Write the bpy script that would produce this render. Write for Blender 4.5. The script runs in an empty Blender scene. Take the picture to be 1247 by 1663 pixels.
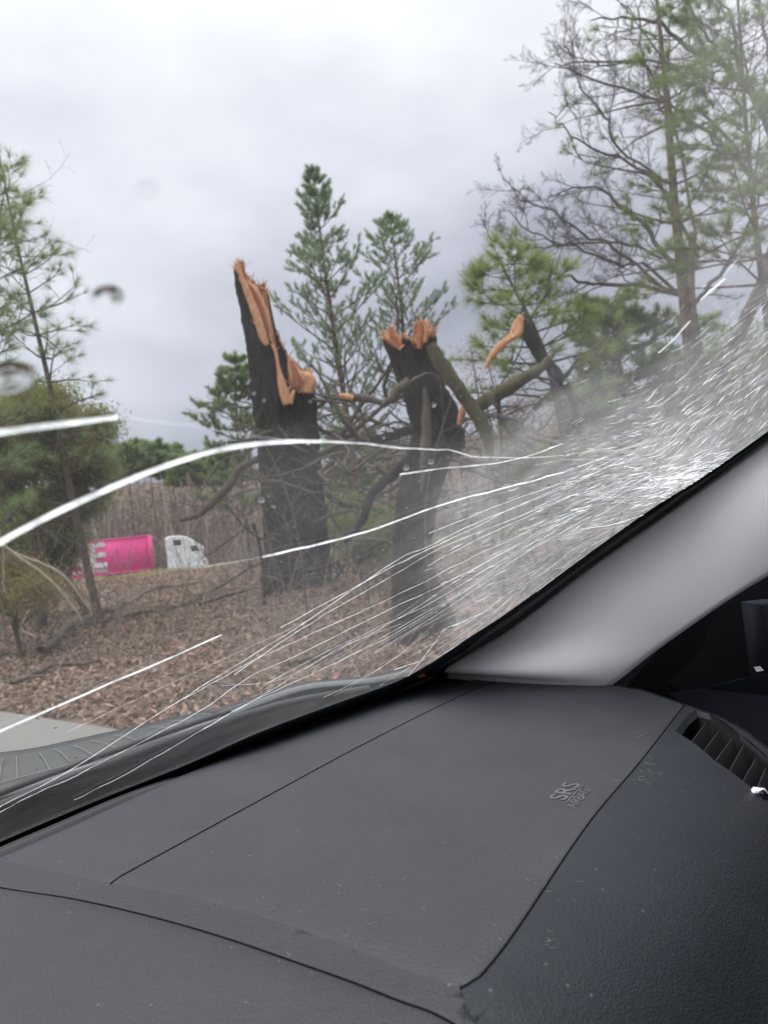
import bpy, bmesh, math, random
import numpy as np
from mathutils import Vector, Matrix
from mathutils.geometry import delaunay_2d_cdt

# ---------------------------------------------------------------- camera, sky, sun, exposure
S = bpy.context.scene
COL = S.collection
F = 1200.0; W0, H0 = 1247.0, 1663.0
PITCH = math.radians(1.15); ROLL = math.radians(6.5)
_f = np.array([0, math.cos(PITCH), math.sin(PITCH)]); _r0 = np.array([1., 0, 0]); _u0 = np.array([0, -math.sin(PITCH), math.cos(PITCH)])
_u = math.cos(ROLL)*_u0 + math.sin(ROLL)*_r0; _r = math.cos(ROLL)*_r0 - math.sin(ROLL)*_u0
cam_d = bpy.data.cameras.new('camera'); cam = bpy.data.objects.new('camera', cam_d); COL.objects.link(cam)
cam.matrix_world = Matrix(((_r[0], _u[0], -_f[0], 0), (_r[1], _u[1], -_f[1], 0), (_r[2], _u[2], -_f[2], 0), (0, 0, 0, 1)))
cam_d.sensor_fit = 'VERTICAL'; cam_d.sensor_height = 36; cam_d.sensor_width = 27
cam_d.lens = 36*F/H0; cam_d.clip_start = 0.01; cam_d.clip_end = 5000
cam_d.dof.use_dof = True; cam_d.dof.focus_distance = 1.0; cam_d.dof.aperture_fstop = 8
S.camera = cam
S.view_settings.view_transform = 'Standard'; S.view_settings.look = 'None'; S.view_settings.exposure = 0; S.view_settings.gamma = 1
S.view_settings.use_curve_mapping = False
S.cycles.max_bounces = 10; S.cycles.transparent_max_bounces = 24; S.cycles.diffuse_bounces = 4
S.cycles.sample_clamp_indirect = 6

W = bpy.data.worlds.new('World'); S.world = W; W.use_nodes = True
nt = W.node_tree; nt.nodes.clear()
def wn(t, **k):
    n = nt.nodes.new(t)
    for a, b in k.items(): setattr(n, a, b)
    return n
SUN_EL, SUN_ROT = math.radians(50), math.radians(-100)
out = wn('ShaderNodeOutputWorld'); bg1 = wn('ShaderNodeBackground'); bg2 = wn('ShaderNodeBackground'); mx = wn('ShaderNodeMixShader')
sky = wn('ShaderNodeTexSky', sky_type='NISHITA', sun_disc=False, sun_elevation=SUN_EL, sun_rotation=SUN_ROT)
nt.links.new(sky.outputs[0], bg1.inputs[0]); bg1.inputs[1].default_value = 0.10
tc = wn('ShaderNodeTexCoord'); sep = wn('ShaderNodeSeparateXYZ'); nt.links.new(tc.outputs['Generated'], sep.inputs[0])
mp = wn('ShaderNodeMapping'); mp.inputs['Scale'].default_value = (1.0, 1.0, 2.2); mp.inputs['Location'].default_value = (3.1, 1.7, 0.4)
nt.links.new(tc.outputs['Generated'], mp.inputs[0])
n1 = wn('ShaderNodeTexNoise'); n1.inputs['Scale'].default_value = 1.7; n1.inputs['Detail'].default_value = 5; n1.inputs['Roughness'].default_value = .5
nt.links.new(mp.outputs[0], n1.inputs['Vector'])
def mth(op, a, b, c=None, clamp=False):
    n = wn('ShaderNodeMath', operation=op, use_clamp=clamp)
    for i, v in enumerate((a, b, c)):
        if v is None: continue
        if isinstance(v, (int, float)): n.inputs[i].default_value = v
        else: nt.links.new(v, n.inputs[i])
    return n.outputs[0]
el = mth('MULTIPLY_ADD', sep.outputs[2], 2.0, -.42)                       # brighter with height, as the cloud deck thins
lf = mth('MULTIPLY', sep.outputs[0], -0.28)                      # and towards the hidden sun on the left
cl = mth('MULTIPLY_ADD', n1.outputs[0], 1.9, -.87)
sm = mth('ADD', mth('ADD', el, lf), cl)
rp = wn('ShaderNodeValToRGB'); nt.links.new(mth('MULTIPLY_ADD', sm, 0.8, 0.10, clamp=True), rp.inputs[0])
e = rp.color_ramp.elements; e[0].position = 0.0; e[0].color = (.27, .28, .335, 1); e[1].position = 1.0; e[1].color = (.86, .865, .89, 1)
k = e.new(.28); k.color = (.42, .43, .50, 1); k = e.new(.6); k.color = (.62, .63, .69, 1)
nt.links.new(rp.outputs[0], bg2.inputs[0]); zen = mth('MULTIPLY_ADD', mth('MULTIPLY', mth('ADD', sep.outputs[2], -.60), 2.5, clamp=True), 3.3, 1.45)   # overcast deck: brightest overhead
nt.links.new(zen, bg2.inputs[1])
mx.inputs[0].default_value = .93
nt.links.new(bg1.outputs[0], mx.inputs[1]); nt.links.new(bg2.outputs[0], mx.inputs[2]); nt.links.new(mx.outputs[0], out.inputs[0])
sl = bpy.data.lights.new('sun', 'SUN'); sl.energy = 1.1; sl.angle = math.radians(35); sl.color = (1, .97, .93)
so = bpy.data.objects.new('sun', sl); COL.objects.link(so)
# sky rotation 0 = +Y, positive turns towards +X
sdir = Vector((math.sin(SUN_ROT)*math.cos(SUN_EL), math.cos(SUN_ROT)*math.cos(SUN_EL), math.sin(SUN_EL)))
so.rotation_euler = (-sdir).to_track_quat('-Z', 'Y').to_euler()

# ---------------------------------------------------------------- geometry helpers
rng = np.random.default_rng(7); random.seed(7)
def ray(x, y): return _f + (x-W0/2)/F*_r - (y-H0/2)/F*_u
def P(x, y, Y):
    q = ray(x, y); return q*(Y/q[1])
def D(x, y, d): return ray(x, y)*d
TH = math.radians(51); CF = np.array([-math.sin(TH), math.cos(TH), 0]); CL = np.array([math.cos(TH), math.sin(TH), 0])
def tocar(p): return np.array([p@CF, p@CL, p[2]])
def fromcar(a, b, c): return CF*a + CL*b + np.array([0, 0, c])
GROUND = -1.35

def new_mesh(name, V, Fc, smooth=False):
    me = bpy.data.meshes.new(name)
    V = np.asarray(V, dtype=np.float64)
    if isinstance(Fc, np.ndarray):
        k = Fc.shape[1]; n = len(Fc)
        me.vertices.add(len(V)); me.vertices.foreach_set('co', V.ravel().astype(np.float32))
        me.loops.add(n*k); me.loops.foreach_set('vertex_index', Fc.ravel().astype(np.int32))
        me.polygons.add(n); me.polygons.foreach_set('loop_start', np.arange(0, n*k, k, dtype=np.int32))
        me.polygons.foreach_set('loop_total', np.full(n, k, dtype=np.int32))
        me.update(calc_edges=True); me.validate()
    else:
        me.from_pydata([tuple(v) for v in V], [], Fc); me.update()
    if smooth: me.polygons.foreach_set('use_smooth', [True]*len(me.polygons))
    return me
def obj(name, V, Fc, mat, parent=None, origin=None, smooth=False):
    """a mesh from world coordinates; children hang from their parent's (unrotated) place"""
    if parent is not None: org = np.array(WORLD[parent.name])
    elif origin is not None: org = np.array(origin, float)
    else: org = np.zeros(3)
    o = bpy.data.objects.new(name, new_mesh(name, np.asarray(V, float)-org, Fc, smooth))
    COL.objects.link(o)
    if parent is not None: o.parent = parent; WORLD[o.name] = tuple(org)
    else: o.location = org; WORLD[o.name] = tuple(org)
    for m in (mat if isinstance(mat, (list, tuple)) else [mat]): o.data.materials.append(m)
    return o
WORLD = {}
def empty(name, loc):
    o = bpy.data.objects.new(name, None); COL.objects.link(o); o.location = loc; WORLD[o.name] = tuple(loc); o.empty_display_size = .2
    return o
def tag(o, label=None, cat=None, group=None, kind=None):
    if label: o['label'] = label
    if cat: o['category'] = cat
    if group: o['group'] = group
    if kind: o['kind'] = kind
    return o

class MB:
    def __init__(s): s.v = []; s.f = []; s.n = 0
    def add(s, V, Q):
        s.v.append(np.asarray(V, float)); s.f.append(np.asarray(Q, int)+s.n); s.n += len(V)
    def tube(s, pts, rad, k=5, jag=0):
        pts = np.asarray(pts, float); n = len(pts); rad = np.broadcast_to(np.asarray(rad, float), (n,))
        t = np.gradient(pts, axis=0); t /= np.linalg.norm(t, axis=1)[:, None]+1e-9
        ref = np.array([0, 0, 1.]) if abs(t[0, 2]) < .8 else np.array([1., 0, 0])
        a = np.cross(t, ref); a /= np.linalg.norm(a, axis=1)[:, None]+1e-9; b = np.cross(t, a)
        ang = np.arange(k)*2*math.pi/k
        R = rad[:, None]*(1+jag*rng.standard_normal((n, k))) if jag else rad[:, None]*np.ones(k)
        V = pts[:, None, :] + R[:, :, None]*(np.cos(ang)[None, :, None]*a[:, None, :] + np.sin(ang)[None, :, None]*b[:, None, :])
        i = np.arange(n-1)[:, None]*k; j = np.arange(k)[None, :]; j2 = (j+1) % k
        Q = np.stack([i+j, i+j2, i+k+j2, i+k+j], -1).reshape(-1, 4)
        s.add(V.reshape(-1, 3), Q)
    def ridge(s, pts, rad, up):
        """open three-line ridge (the split face of a crack)"""
        pts = np.asarray(pts, float); n = len(pts); rad = np.asarray(rad, float)[:, None]
        t = np.gradient(pts, axis=0); sd = np.cross(t, up); sd /= np.linalg.norm(sd, axis=1)[:, None]+1e-12
        V = np.concatenate([pts-sd*rad, pts-np.asarray(up)*rad*.5, pts+sd*rad])
        s.add(V, [(k*n+i, k*n+i+1, (k+1)*n+i+1, (k+1)*n+i) for k in (0, 1) for i in range(n-1)])
    def box(s, c, hx, hy, hz, ax=None):
        """c centre, half sizes, ax 3x3 rows = axes"""
        ax = np.eye(3) if ax is None else np.asarray(ax)
        V = [np.asarray(c)+sx*hx*ax[0]+sy*hy*ax[1]+sz*hz*ax[2] for sx in (-1, 1) for sy in (-1, 1) for sz in (-1, 1)]
        s.add(V, [(0, 1, 3, 2), (4, 6, 7, 5), (0, 4, 5, 1), (2, 3, 7, 6), (0, 2, 6, 4), (1, 5, 7, 3)])
    def build(s, name, mat, parent=None, origin=None, smooth=True):
        return obj(name, np.concatenate(s.v), np.concatenate(s.f), mat, parent, origin, smooth)

def smooth_line(pts, n):
    """resample a polyline through its points with a Catmull-Rom curve"""
    p = np.asarray(pts, float)
    if len(p) == 2: return np.linspace(p[0], p[1], n)
    q = np.vstack([2*p[0]-p[1], p, 2*p[-1]-p[-2]]); m = len(p)-1; out = []
    for u in np.linspace(0, m, n):
        i = min(int(u), m-1); t = u-i; a, b, c, d = q[i:i+4]
        out.append(.5*((2*b)+(c-a)*t+(2*a-5*b+4*c-d)*t*t+(3*b-a-3*c+d)*t**3))
    return np.array(out)

# ---------------------------------------------------------------- materials
def mat(name, col, rough=.7, metal=0, spec=.5, noise=None, bump=None, island=0, extra=None):
    """noise=(scale, amount, (colour2)), bump=(scale, strength, distance)"""
    m = bpy.data.materials.new(name); m.use_nodes = True; t = m.node_tree; b = t.nodes['Principled BSDF']
    b.inputs['Base Color'].default_value = (*col, 1); b.inputs['Roughness'].default_value = rough; b.inputs['Metallic'].default_value = metal
    b.inputs['Specular IOR Level'].default_value = spec
    tcn = t.nodes.new('ShaderNodeTexCoord'); last = None
    if noise:
        n = t.nodes.new('ShaderNodeTexNoise'); n.inputs['Scale'].default_value = noise[0]; n.inputs['Detail'].default_value = 8; n.inputs['Roughness'].default_value = .65
        t.links.new(tcn.outputs['Object'], n.inputs['Vector'])
        r = t.nodes.new('ShaderNodeValToRGB'); r.color_ramp.elements[0].position = .5-noise[1]/2; r.color_ramp.elements[1].position = .5+noise[1]/2
        r.color_ramp.elements[0].color = (*noise[2], 1); r.color_ramp.elements[1].color = (*col, 1)
        t.links.new(n.outputs[0], r.inputs[0]); last = r.outputs[0]
    if island:
        g = t.nodes.new('ShaderNodeNewGeometry'); mr = t.nodes.new('ShaderNodeMapRange'); mr.inputs['To Min'].default_value = 1-island; mr.inputs['To Max'].default_value = 1+island
        t.links.new(g.outputs['Random Per Island'], mr.inputs[0])
        vm = t.nodes.new('ShaderNodeVectorMath'); vm.operation = 'SCALE'
        if last: t.links.new(last, vm.inputs[0])
        else: vm.inputs[0].default_value = col
        t.links.new(mr.outputs[0], vm.inputs['Scale']); last = vm.outputs[0]
    if last: t.links.new(last, b.inputs['Base Color'])
    if bump:
        n = t.nodes.new('ShaderNodeTexNoise'); n.inputs['Scale'].default_value = bump[0]; n.inputs['Detail'].default_value = 6
        t.links.new(tcn.outputs['Object'], n.inputs['Vector'])
        bp = t.nodes.new('ShaderNodeBump'); bp.inputs['Strength'].default_value = bump[1]; bp.inputs['Distance'].default_value = bump[2]
        t.links.new(n.outputs[0], bp.inputs['Height']); t.links.new(bp.outputs[0], b.inputs['Normal'])
    if extra: extra(t, b, tcn)
    return m
def leaf_mat(name, col, island=.45, trans=.45):
    m = mat(name, col, .6, island=island); t = m.node_tree; b = t.nodes['Principled BSDF']; o = t.nodes['Material Output']
    tr = t.nodes.new('ShaderNodeBsdfTranslucent'); mxx = t.nodes.new('ShaderNodeMixShader'); mxx.inputs[0].default_value = trans
    tr.inputs[0].default_value = (col[0]*1.3, col[1]*1.4, col[2], 1)
    t.links.new(b.outputs[0], mxx.inputs[1]); t.links.new(tr.outputs[0], mxx.inputs[2]); t.links.new(mxx.outputs[0], o.inputs[0])
    return m

def dash_extra(t, b, tcn):
    # leather-like grain, fine dust specks and soft smudges
    v = t.nodes.new('ShaderNodeTexVoronoi'); v.inputs['Scale'].default_value = 420; v.feature = 'DISTANCE_TO_EDGE'
    ns = t.nodes.new('ShaderNodeTexNoise'); ns.inputs['Scale'].default_value = 260; ns.inputs['Detail'].default_value = 4
    for q in (v, ns): t.links.new(tcn.outputs['Object'], q.inputs['Vector'])
    ad = t.nodes.new('ShaderNodeMath'); ad.operation = 'MULTIPLY_ADD'; ad.inputs[1].default_value = .6
    t.links.new(ns.outputs[0], ad.inputs[0]); t.links.new(v.outputs[0], ad.inputs[2])
    bp = t.nodes.new('ShaderNodeBump'); bp.inputs['Strength'].default_value = .8; bp.inputs['Distance'].default_value = .0011
    t.links.new(ad.outputs[0], bp.inputs['Height']); t.links.new(bp.outputs[0], b.inputs['Normal'])
    sp = t.nodes.new('ShaderNodeTexVoronoi'); sp.inputs['Scale'].default_value = 75; sp.inputs['Randomness'].default_value = 1
    t.links.new(tcn.outputs['Object'], sp.inputs['Vector'])
    lt = t.nodes.new('ShaderNodeMath'); lt.operation = 'LESS_THAN'; lt.inputs[1].default_value = .075; t.links.new(sp.outputs['Distance'], lt.inputs[0])
    wn_ = t.nodes.new('ShaderNodeSeparateColor'); t.links.new(sp.outputs['Color'], wn_.inputs[0])
    g = t.nodes.new('ShaderNodeMath'); g.operation = 'GREATER_THAN'; g.inputs[1].default_value = .72; t.links.new(wn_.outputs[0], g.inputs[0])
    an = t.nodes.new('ShaderNodeMath'); an.operation = 'MULTIPLY'; t.links.new(lt.outputs[0], an.inputs[0]); t.links.new(g.outputs[0], an.inputs[1])
    sm_ = t.nodes.new('ShaderNodeTexNoise'); sm_.inputs['Scale'].default_value = 7; sm_.inputs['Detail'].default_value = 7; sm_.inputs['Roughness'].default_value = .7
    t.links.new(tcn.outputs['Object'], sm_.inputs['Vector'])
    r = t.nodes.new('ShaderNodeValToRGB'); r.color_ramp.elements[0].position = .38; r.color_ramp.elements[1].position = .68
    c = b.inputs['Base Color'].default_value
    r.color_ramp.elements[0].color = (c[0]*.82, c[1]*.82, c[2]*.84, 1); r.color_ramp.elements[1].color = (c[0]*1.22, c[1]*1.18, c[2]*1.12, 1)
    t.links.new(sm_.outputs[0], r.inputs[0])
    mxr = t.nodes.new('ShaderNodeMix'); mxr.data_type = 'RGBA'; mxr.inputs[7].default_value = (.16, .155, .15, 1)
    mu = t.nodes.new('ShaderNodeMath'); mu.operation = 'MULTIPLY'; mu.inputs[1].default_value = .6; t.links.new(an.outputs[0], mu.inputs[0])
    t.links.new(mu.outputs[0], mxr.inputs[0]); t.links.new(r.outputs[0], mxr.inputs[6]); t.links.new(mxr.outputs[2], b.inputs['Base Color'])
    rr = t.nodes.new('ShaderNodeMapRange'); rr.inputs['To Min'].default_value = .42; rr.inputs['To Max'].default_value = .62
    t.links.new(sm_.outputs[0], rr.inputs[0]); t.links.new(rr.outputs[0], b.inputs['Roughness'])
def cloth_extra(t, b, tcn):
    v = t.nodes.new('ShaderNodeTexVoronoi'); v.inputs['Scale'].default_value = 330; v.inputs['Randomness'].default_value = .25
    t.links.new(tcn.outputs['Object'], v.inputs['Vector'])
    bp = t.nodes.new('ShaderNodeBump'); bp.inputs['Strength'].default_value = .5; bp.inputs['Distance'].default_value = .0006
    t.links.new(v.outputs[0], bp.inputs['Height']); t.links.new(bp.outputs[0], b.inputs['Normal'])

M = {}
M['dash'] = mat('dash_plastic', (.023, .025, .031), .5, spec=.62, extra=dash_extra)
M['dash_dark'] = mat('dash_plastic_shaded', (.014, .017, .023), .5, spec=.36, extra=dash_extra)  # same dash plastic, the fascia's shade darkened into its colour
M['dash_mid'] = mat('dash_plastic_half_shaded', (.019, .021, .027), .5, spec=.52, extra=dash_extra)  # same dash plastic, with part of that shade put into its colour
M['black'] = mat('black_plastic', (.012, .012, .014), .45)
M['black_matte'] = mat('black_matte', (.004, .004, .005), 1.0, spec=.05)
M['vent'] = mat('vent_plastic', (.016, .016, .018), .5, bump=(200, .2, .001))
M['frit'] = mat('black_glass_border', (.010, .012, .016), .25)
M['cloth'] = mat('pillar_cloth', (.84, .81, .83), .85, spec=.2, noise=(9, .5, (.79, .76, .78)), extra=cloth_extra)
M['headliner'] = mat('headliner_cloth', (.35, .34, .34), .9, spec=.2, extra=cloth_extra)
M['navy'] = mat('navy_trim', (.008, .010, .017), .8, spec=.2)
M['chrome'] = mat('chrome', (.8, .8, .82), .12, metal=1)
M['hood'] = mat('silver_paint', (.085, .088, .085), .5, spec=.35, noise=(12, .6, (.06, .062, .06)), bump=(60, .15, .002))
M['edge_and_reflection'] = mat('edge_and_reflection_grey', (.20, .21, .21), .5)  # grey of the hood's rear edge and of the added reflection lines
def road_x(t, b, tcn): pass
M['asphalt'] = mat('asphalt', (.23, .225, .21), .9, noise=(30, .5, (.18, .175, .165)), bump=(120, .5, .01))
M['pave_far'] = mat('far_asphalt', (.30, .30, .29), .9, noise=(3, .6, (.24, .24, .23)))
M['line'] = mat('road_paint', (.75, .75, .72), .7)
M['soil'] = mat('leaf_strewn_soil', (.19, .13, .098), .95, noise=(2.2, .5, (.10, .070, .053)), bump=(14, .8, .05))
M['leaf'] = leaf_mat('dead_leaf', (.245, .155, .112), .65, .15)
M['grass'] = leaf_mat('dry_verge_grass', (.42, .36, .20), .3, .3)
def bark_x(t, b, tcn):
    mpn = t.nodes.new('ShaderNodeMapping'); mpn.inputs['Scale'].default_value = (14, 14, 3.2); t.links.new(tcn.outputs['Object'], mpn.inputs[0])
    v = t.nodes.new('ShaderNodeTexVoronoi'); v.inputs['Scale'].default_value = 1.0; t.links.new(mpn.outputs[0], v.inputs['Vector'])
    n = t.nodes.new('ShaderNodeTexNoise'); n.inputs['Scale'].default_value = 2.5; n.inputs['Detail'].default_value = 8; n.inputs['Roughness'].default_value = .7; t.links.new(mpn.outputs[0], n.inputs['Vector'])
    mm = t.nodes.new('ShaderNodeMath'); mm.operation = 'MULTIPLY_ADD'; mm.inputs[1].default_value = .8; t.links.new(v.outputs[0], mm.inputs[0]); t.links.new(n.outputs[0], mm.inputs[2])
    bp = t.nodes.new('ShaderNodeBump'); bp.inputs['Strength'].default_value = 1; bp.inputs['Distance'].default_value = .09
    t.links.new(mm.outputs[0], bp.inputs['Height']); t.links.new(bp.outputs[0], b.inputs['Normal'])
    r = t.nodes.new('ShaderNodeValToRGB'); c = b.inputs['Base Color'].default_value
    r.color_ramp.elements[0].position = .35; r.color_ramp.elements[1].position = 1.1
    r.color_ramp.elements[0].color = (c[0]*.3, c[1]*.3, c[2]*.3, 1); r.color_ramp.elements[1].color = (c[0]*1.6, c[1]*1.5, c[2]*1.45, 1)
    t.links.new(mm.outputs[0], r.inputs[0]); t.links.new(r.outputs[0], b.inputs['Base Color'])
def trunk_x(t, b, tcn):
    bark_x(t, b, tcn); src = b.inputs['Base Color'].links[0].from_socket      # browner, weathered bark low on the trunk
    sp_ = t.nodes.new('ShaderNodeSeparateXYZ'); t.links.new(tcn.outputs['Object'], sp_.inputs[0]); nn_ = t.nodes.new('ShaderNodeTexNoise'); nn_.inputs['Scale'].default_value = 3; t.links.new(tcn.outputs['Object'], nn_.inputs['Vector'])
    ma = t.nodes.new('ShaderNodeMath'); ma.operation = 'MULTIPLY_ADD'; ma.inputs[1].default_value = -1.6; t.links.new(nn_.outputs[0], ma.inputs[0]); t.links.new(sp_.outputs[2], ma.inputs[2])
    mr_ = t.nodes.new('ShaderNodeMapRange'); mr_.inputs['From Min'].default_value = 1.2; mr_.inputs['From Max'].default_value = -.9; mr_.inputs['To Max'].default_value = .75; t.links.new(ma.outputs[0], mr_.inputs[0])
    br_ = t.nodes.new('ShaderNodeMix'); br_.data_type = 'RGBA'; br_.blend_type = 'MIX'; br_.inputs[7].default_value = (.135, .095, .07, 1)
    t.links.new(mr_.outputs[0], br_.inputs[0]); t.links.new(src, br_.inputs[6]); t.links.new(br_.outputs[2], b.inputs['Base Color'])
M['bark_dark'] = mat('charred_dark_bark', (.034, .029, .028), .95, spec=.15, extra=bark_x)
M['bark_trunk'] = mat('dark_trunk_bark', (.034, .029, .028), .95, spec=.15, extra=trunk_x)
M['bark_pine'] = mat('pine_bark', (.13, .092, .072), .95, spec=.2, extra=bark_x)
M['bark_grey'] = mat('grey_bark', (.16, .14, .13), .95, spec=.2, noise=(8, .5, (.09, .08, .075)))
M['bark_mid'] = mat('brown_bark', (.145, .115, .09), .95, spec=.2, noise=(8, .5, (.07, .06, .05)))
M['moss'] = mat('mossy_bark', (.115, .105, .055), .95, spec=.2, noise=(9, .5, (.05, .045, .03)), bump=(30, .7, .02))
M['twig'] = mat('dead_twig', (.22, .18, .145), .9, spec=.2, island=.35)
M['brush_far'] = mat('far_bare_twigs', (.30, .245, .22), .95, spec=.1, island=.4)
M['pale_twig'] = mat('pale_dead_wood', (.36, .30, .23), .9, spec=.2, noise=(10, .5, (.22, .18, .14)))
def wood_x(t, b, tcn):
    mpn = t.nodes.new('ShaderNodeMapping'); mpn.inputs['Scale'].default_value = (60, 60, 3.0); t.links.new(tcn.outputs['Object'], mpn.inputs[0])
    n = t.nodes.new('ShaderNodeTexNoise'); n.inputs['Scale'].default_value = 1.6; n.inputs['Detail'].default_value = 6; t.links.new(mpn.outputs[0], n.inputs['Vector'])
    r = t.nodes.new('ShaderNodeValToRGB'); c = b.inputs['Base Color'].default_value
    r.color_ramp.elements[0].position = .33; r.color_ramp.elements[1].position = .66
    r.color_ramp.elements[0].color = (c[0]*.55, c[1]*.42, c[2]*.38, 1); r.color_ramp.elements[1].color = (c[0], c[1], c[2], 1)
    t.links.new(n.outputs[0], r.inputs[0]); t.links.new(r.outputs[0], b.inputs['Base Color'])
    bp = t.nodes.new('ShaderNodeBump'); bp.inputs['Strength'].default_value = .8; bp.inputs['Distance'].default_value = .03
    t.links.new(n.outputs[0], bp.inputs['Height']); t.links.new(bp.outputs[0], b.inputs['Normal'])
M['wood'] = mat('fresh_split_wood', (.82, .46, .26), .8, spec=.2, extra=wood_x)
M['pale_wood'] = mat('pale_wood_fibre', (.86, .64, .40), .8, spec=.2, extra=wood_x)
M['heart'] = mat('reddish_heartwood', (.50, .21, .115), .85, spec=.2, extra=wood_x)
M['needle'] = leaf_mat('pine_needles', (.17, .23, .075))
M['needle_blue'] = leaf_mat('grey_green_needles', (.25, .32, .23))
M['needle_yellow'] = leaf_mat('yellow_green_needles', (.23, .28, .10))
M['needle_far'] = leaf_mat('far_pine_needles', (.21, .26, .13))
M['olive'] = leaf_mat('olive_foliage', (.22, .205, .09))
M['rust'] = leaf_mat('rusty_leaves', (.30, .13, .07))
M['pink'] = mat('magenta_container_paint', (.86, .07, .31), .5, noise=(.8, .5, (.80, .06, .28)))
M['white_letter'] = mat('white_lettering', (.72, .68, .70), .6)
M['cab'] = mat('white_cab_paint', (.78, .80, .80), .35)
M['glassdark'] = mat('dark_cab_glass', (.03, .035, .04), .1)
M['tyre'] = mat('tyre_rubber', (.02, .02, .02), .9)
M['steel'] = mat('grey_steel', (.25, .25, .26), .5, metal=.6)

def glass_mat():
    m = bpy.data.materials.new('windshield_glass'); m.use_nodes = True; t = m.node_tree; t.nodes.clear()
    o = t.nodes.new('ShaderNodeOutputMaterial'); tr = t.nodes.new('ShaderNodeBsdfTransparent'); gl = t.nodes.new('ShaderNodeBsdfGlossy')
    tr.inputs[0].default_value = (.965, .98, .975, 1); gl.inputs['Roughness'].default_value = .0
    fr = t.nodes.new('ShaderNodeFresnel'); fr.inputs[0].default_value = 1.25
    m1 = t.nodes.new('ShaderNodeMixShader'); t.links.new(fr.outputs[0], m1.inputs[0]); t.links.new(tr.outputs[0], m1.inputs[1]); t.links.new(gl.outputs[0], m1.inputs[2])
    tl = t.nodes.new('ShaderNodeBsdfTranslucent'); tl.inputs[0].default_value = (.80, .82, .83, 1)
    at = t.nodes.new('ShaderNodeAttribute'); at.attribute_name = 'dust_and_reflection'  # thin dust film with a pale reflection painted into the glass
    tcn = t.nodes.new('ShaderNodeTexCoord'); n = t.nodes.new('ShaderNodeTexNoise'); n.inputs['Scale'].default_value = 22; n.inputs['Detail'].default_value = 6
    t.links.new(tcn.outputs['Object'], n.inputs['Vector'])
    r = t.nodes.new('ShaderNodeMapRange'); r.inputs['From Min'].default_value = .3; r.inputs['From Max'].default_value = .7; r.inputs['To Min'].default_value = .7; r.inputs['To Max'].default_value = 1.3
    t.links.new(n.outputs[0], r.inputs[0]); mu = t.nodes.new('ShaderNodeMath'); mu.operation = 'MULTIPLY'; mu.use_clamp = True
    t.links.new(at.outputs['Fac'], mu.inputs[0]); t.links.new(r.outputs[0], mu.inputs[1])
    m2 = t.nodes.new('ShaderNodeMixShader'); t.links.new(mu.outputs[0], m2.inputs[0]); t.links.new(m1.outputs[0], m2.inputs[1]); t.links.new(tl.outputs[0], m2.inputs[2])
    t.links.new(m2.outputs[0], o.inputs[0]); return m
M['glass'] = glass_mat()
def crack_mat(name, a, mixf):
    m = bpy.data.materials.new(name); m.use_nodes = True; t = m.node_tree; t.nodes.clear()
    o = t.nodes.new('ShaderNodeOutputMaterial'); tl = t.nodes.new('ShaderNodeBsdfTranslucent'); tl.inputs[0].default_value = (.95, .96, .98, 1)
    df = t.nodes.new('ShaderNodeBsdfDiffuse'); df.inputs[0].default_value = (.9, .91, .93, 1)
    tr = t.nodes.new('ShaderNodeBsdfTransparent'); m1 = t.nodes.new('ShaderNodeMixShader'); m1.inputs[0].default_value = .25
    m2 = t.nodes.new('ShaderNodeMixShader')
    g = t.nodes.new('ShaderNodeNewGeometry'); mr = t.nodes.new('ShaderNodeMapRange'); mr.inputs['To Min'].default_value = mixf; mr.inputs['To Max'].default_value = a
    t.links.new(g.outputs['Random Per Island'], mr.inputs[0]); t.links.new(mr.outputs[0], m2.inputs[0])
    m1.inputs[0].default_value = .08
    nz = t.nodes.new('ShaderNodeTexNoise'); nz.inputs['Scale'].default_value = 70; nz.inputs['Detail'].default_value = 5; tcx = t.nodes.new('ShaderNodeTexCoord'); t.links.new(tcx.outputs['Object'], nz.inputs['Vector'])
    m3 = t.nodes.new('ShaderNodeMapRange'); m3.inputs['From Min'].default_value = .36; m3.inputs['From Max'].default_value = .58; m3.inputs['To Min'].default_value = .45; t.links.new(nz.outputs[0], m3.inputs[0])
    m4 = t.nodes.new('ShaderNodeMath'); m4.operation = 'MULTIPLY'; t.links.new(m3.outputs[0], m4.inputs[0]); t.links.new(mr.outputs[0], m4.inputs[1]); t.links.new(m4.outputs[0], m2.inputs[0])
    t.links.new(tl.outputs[0], m1.inputs[1]); t.links.new(df.outputs[0], m1.inputs[2]); t.links.new(tr.outputs[0], m2.inputs[1]); t.links.new(m1.outputs[0], m2.inputs[2])
    t.links.new(m2.outputs[0], o.inputs[0]); return m
M['crack'] = crack_mat('crack_face', 1.0, .9)
M['crack_fine'] = crack_mat('fine_crack_face', .95, .25)
M['crack_dark'] = mat('shaded_crack_edge', (.03, .03, .035), .5)
def water_mat():
    m = bpy.data.materials.new('rain_water'); m.use_nodes = True; t = m.node_tree; t.nodes.clear()
    o = t.nodes.new('ShaderNodeOutputMaterial'); g = t.nodes.new('ShaderNodeBsdfGlass'); g.inputs['IOR'].default_value = 1.33; g.inputs['Roughness'].default_value = 0
    t.links.new(g.outputs[0], o.inputs[0]); return m
M['water'] = water_mat()

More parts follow.
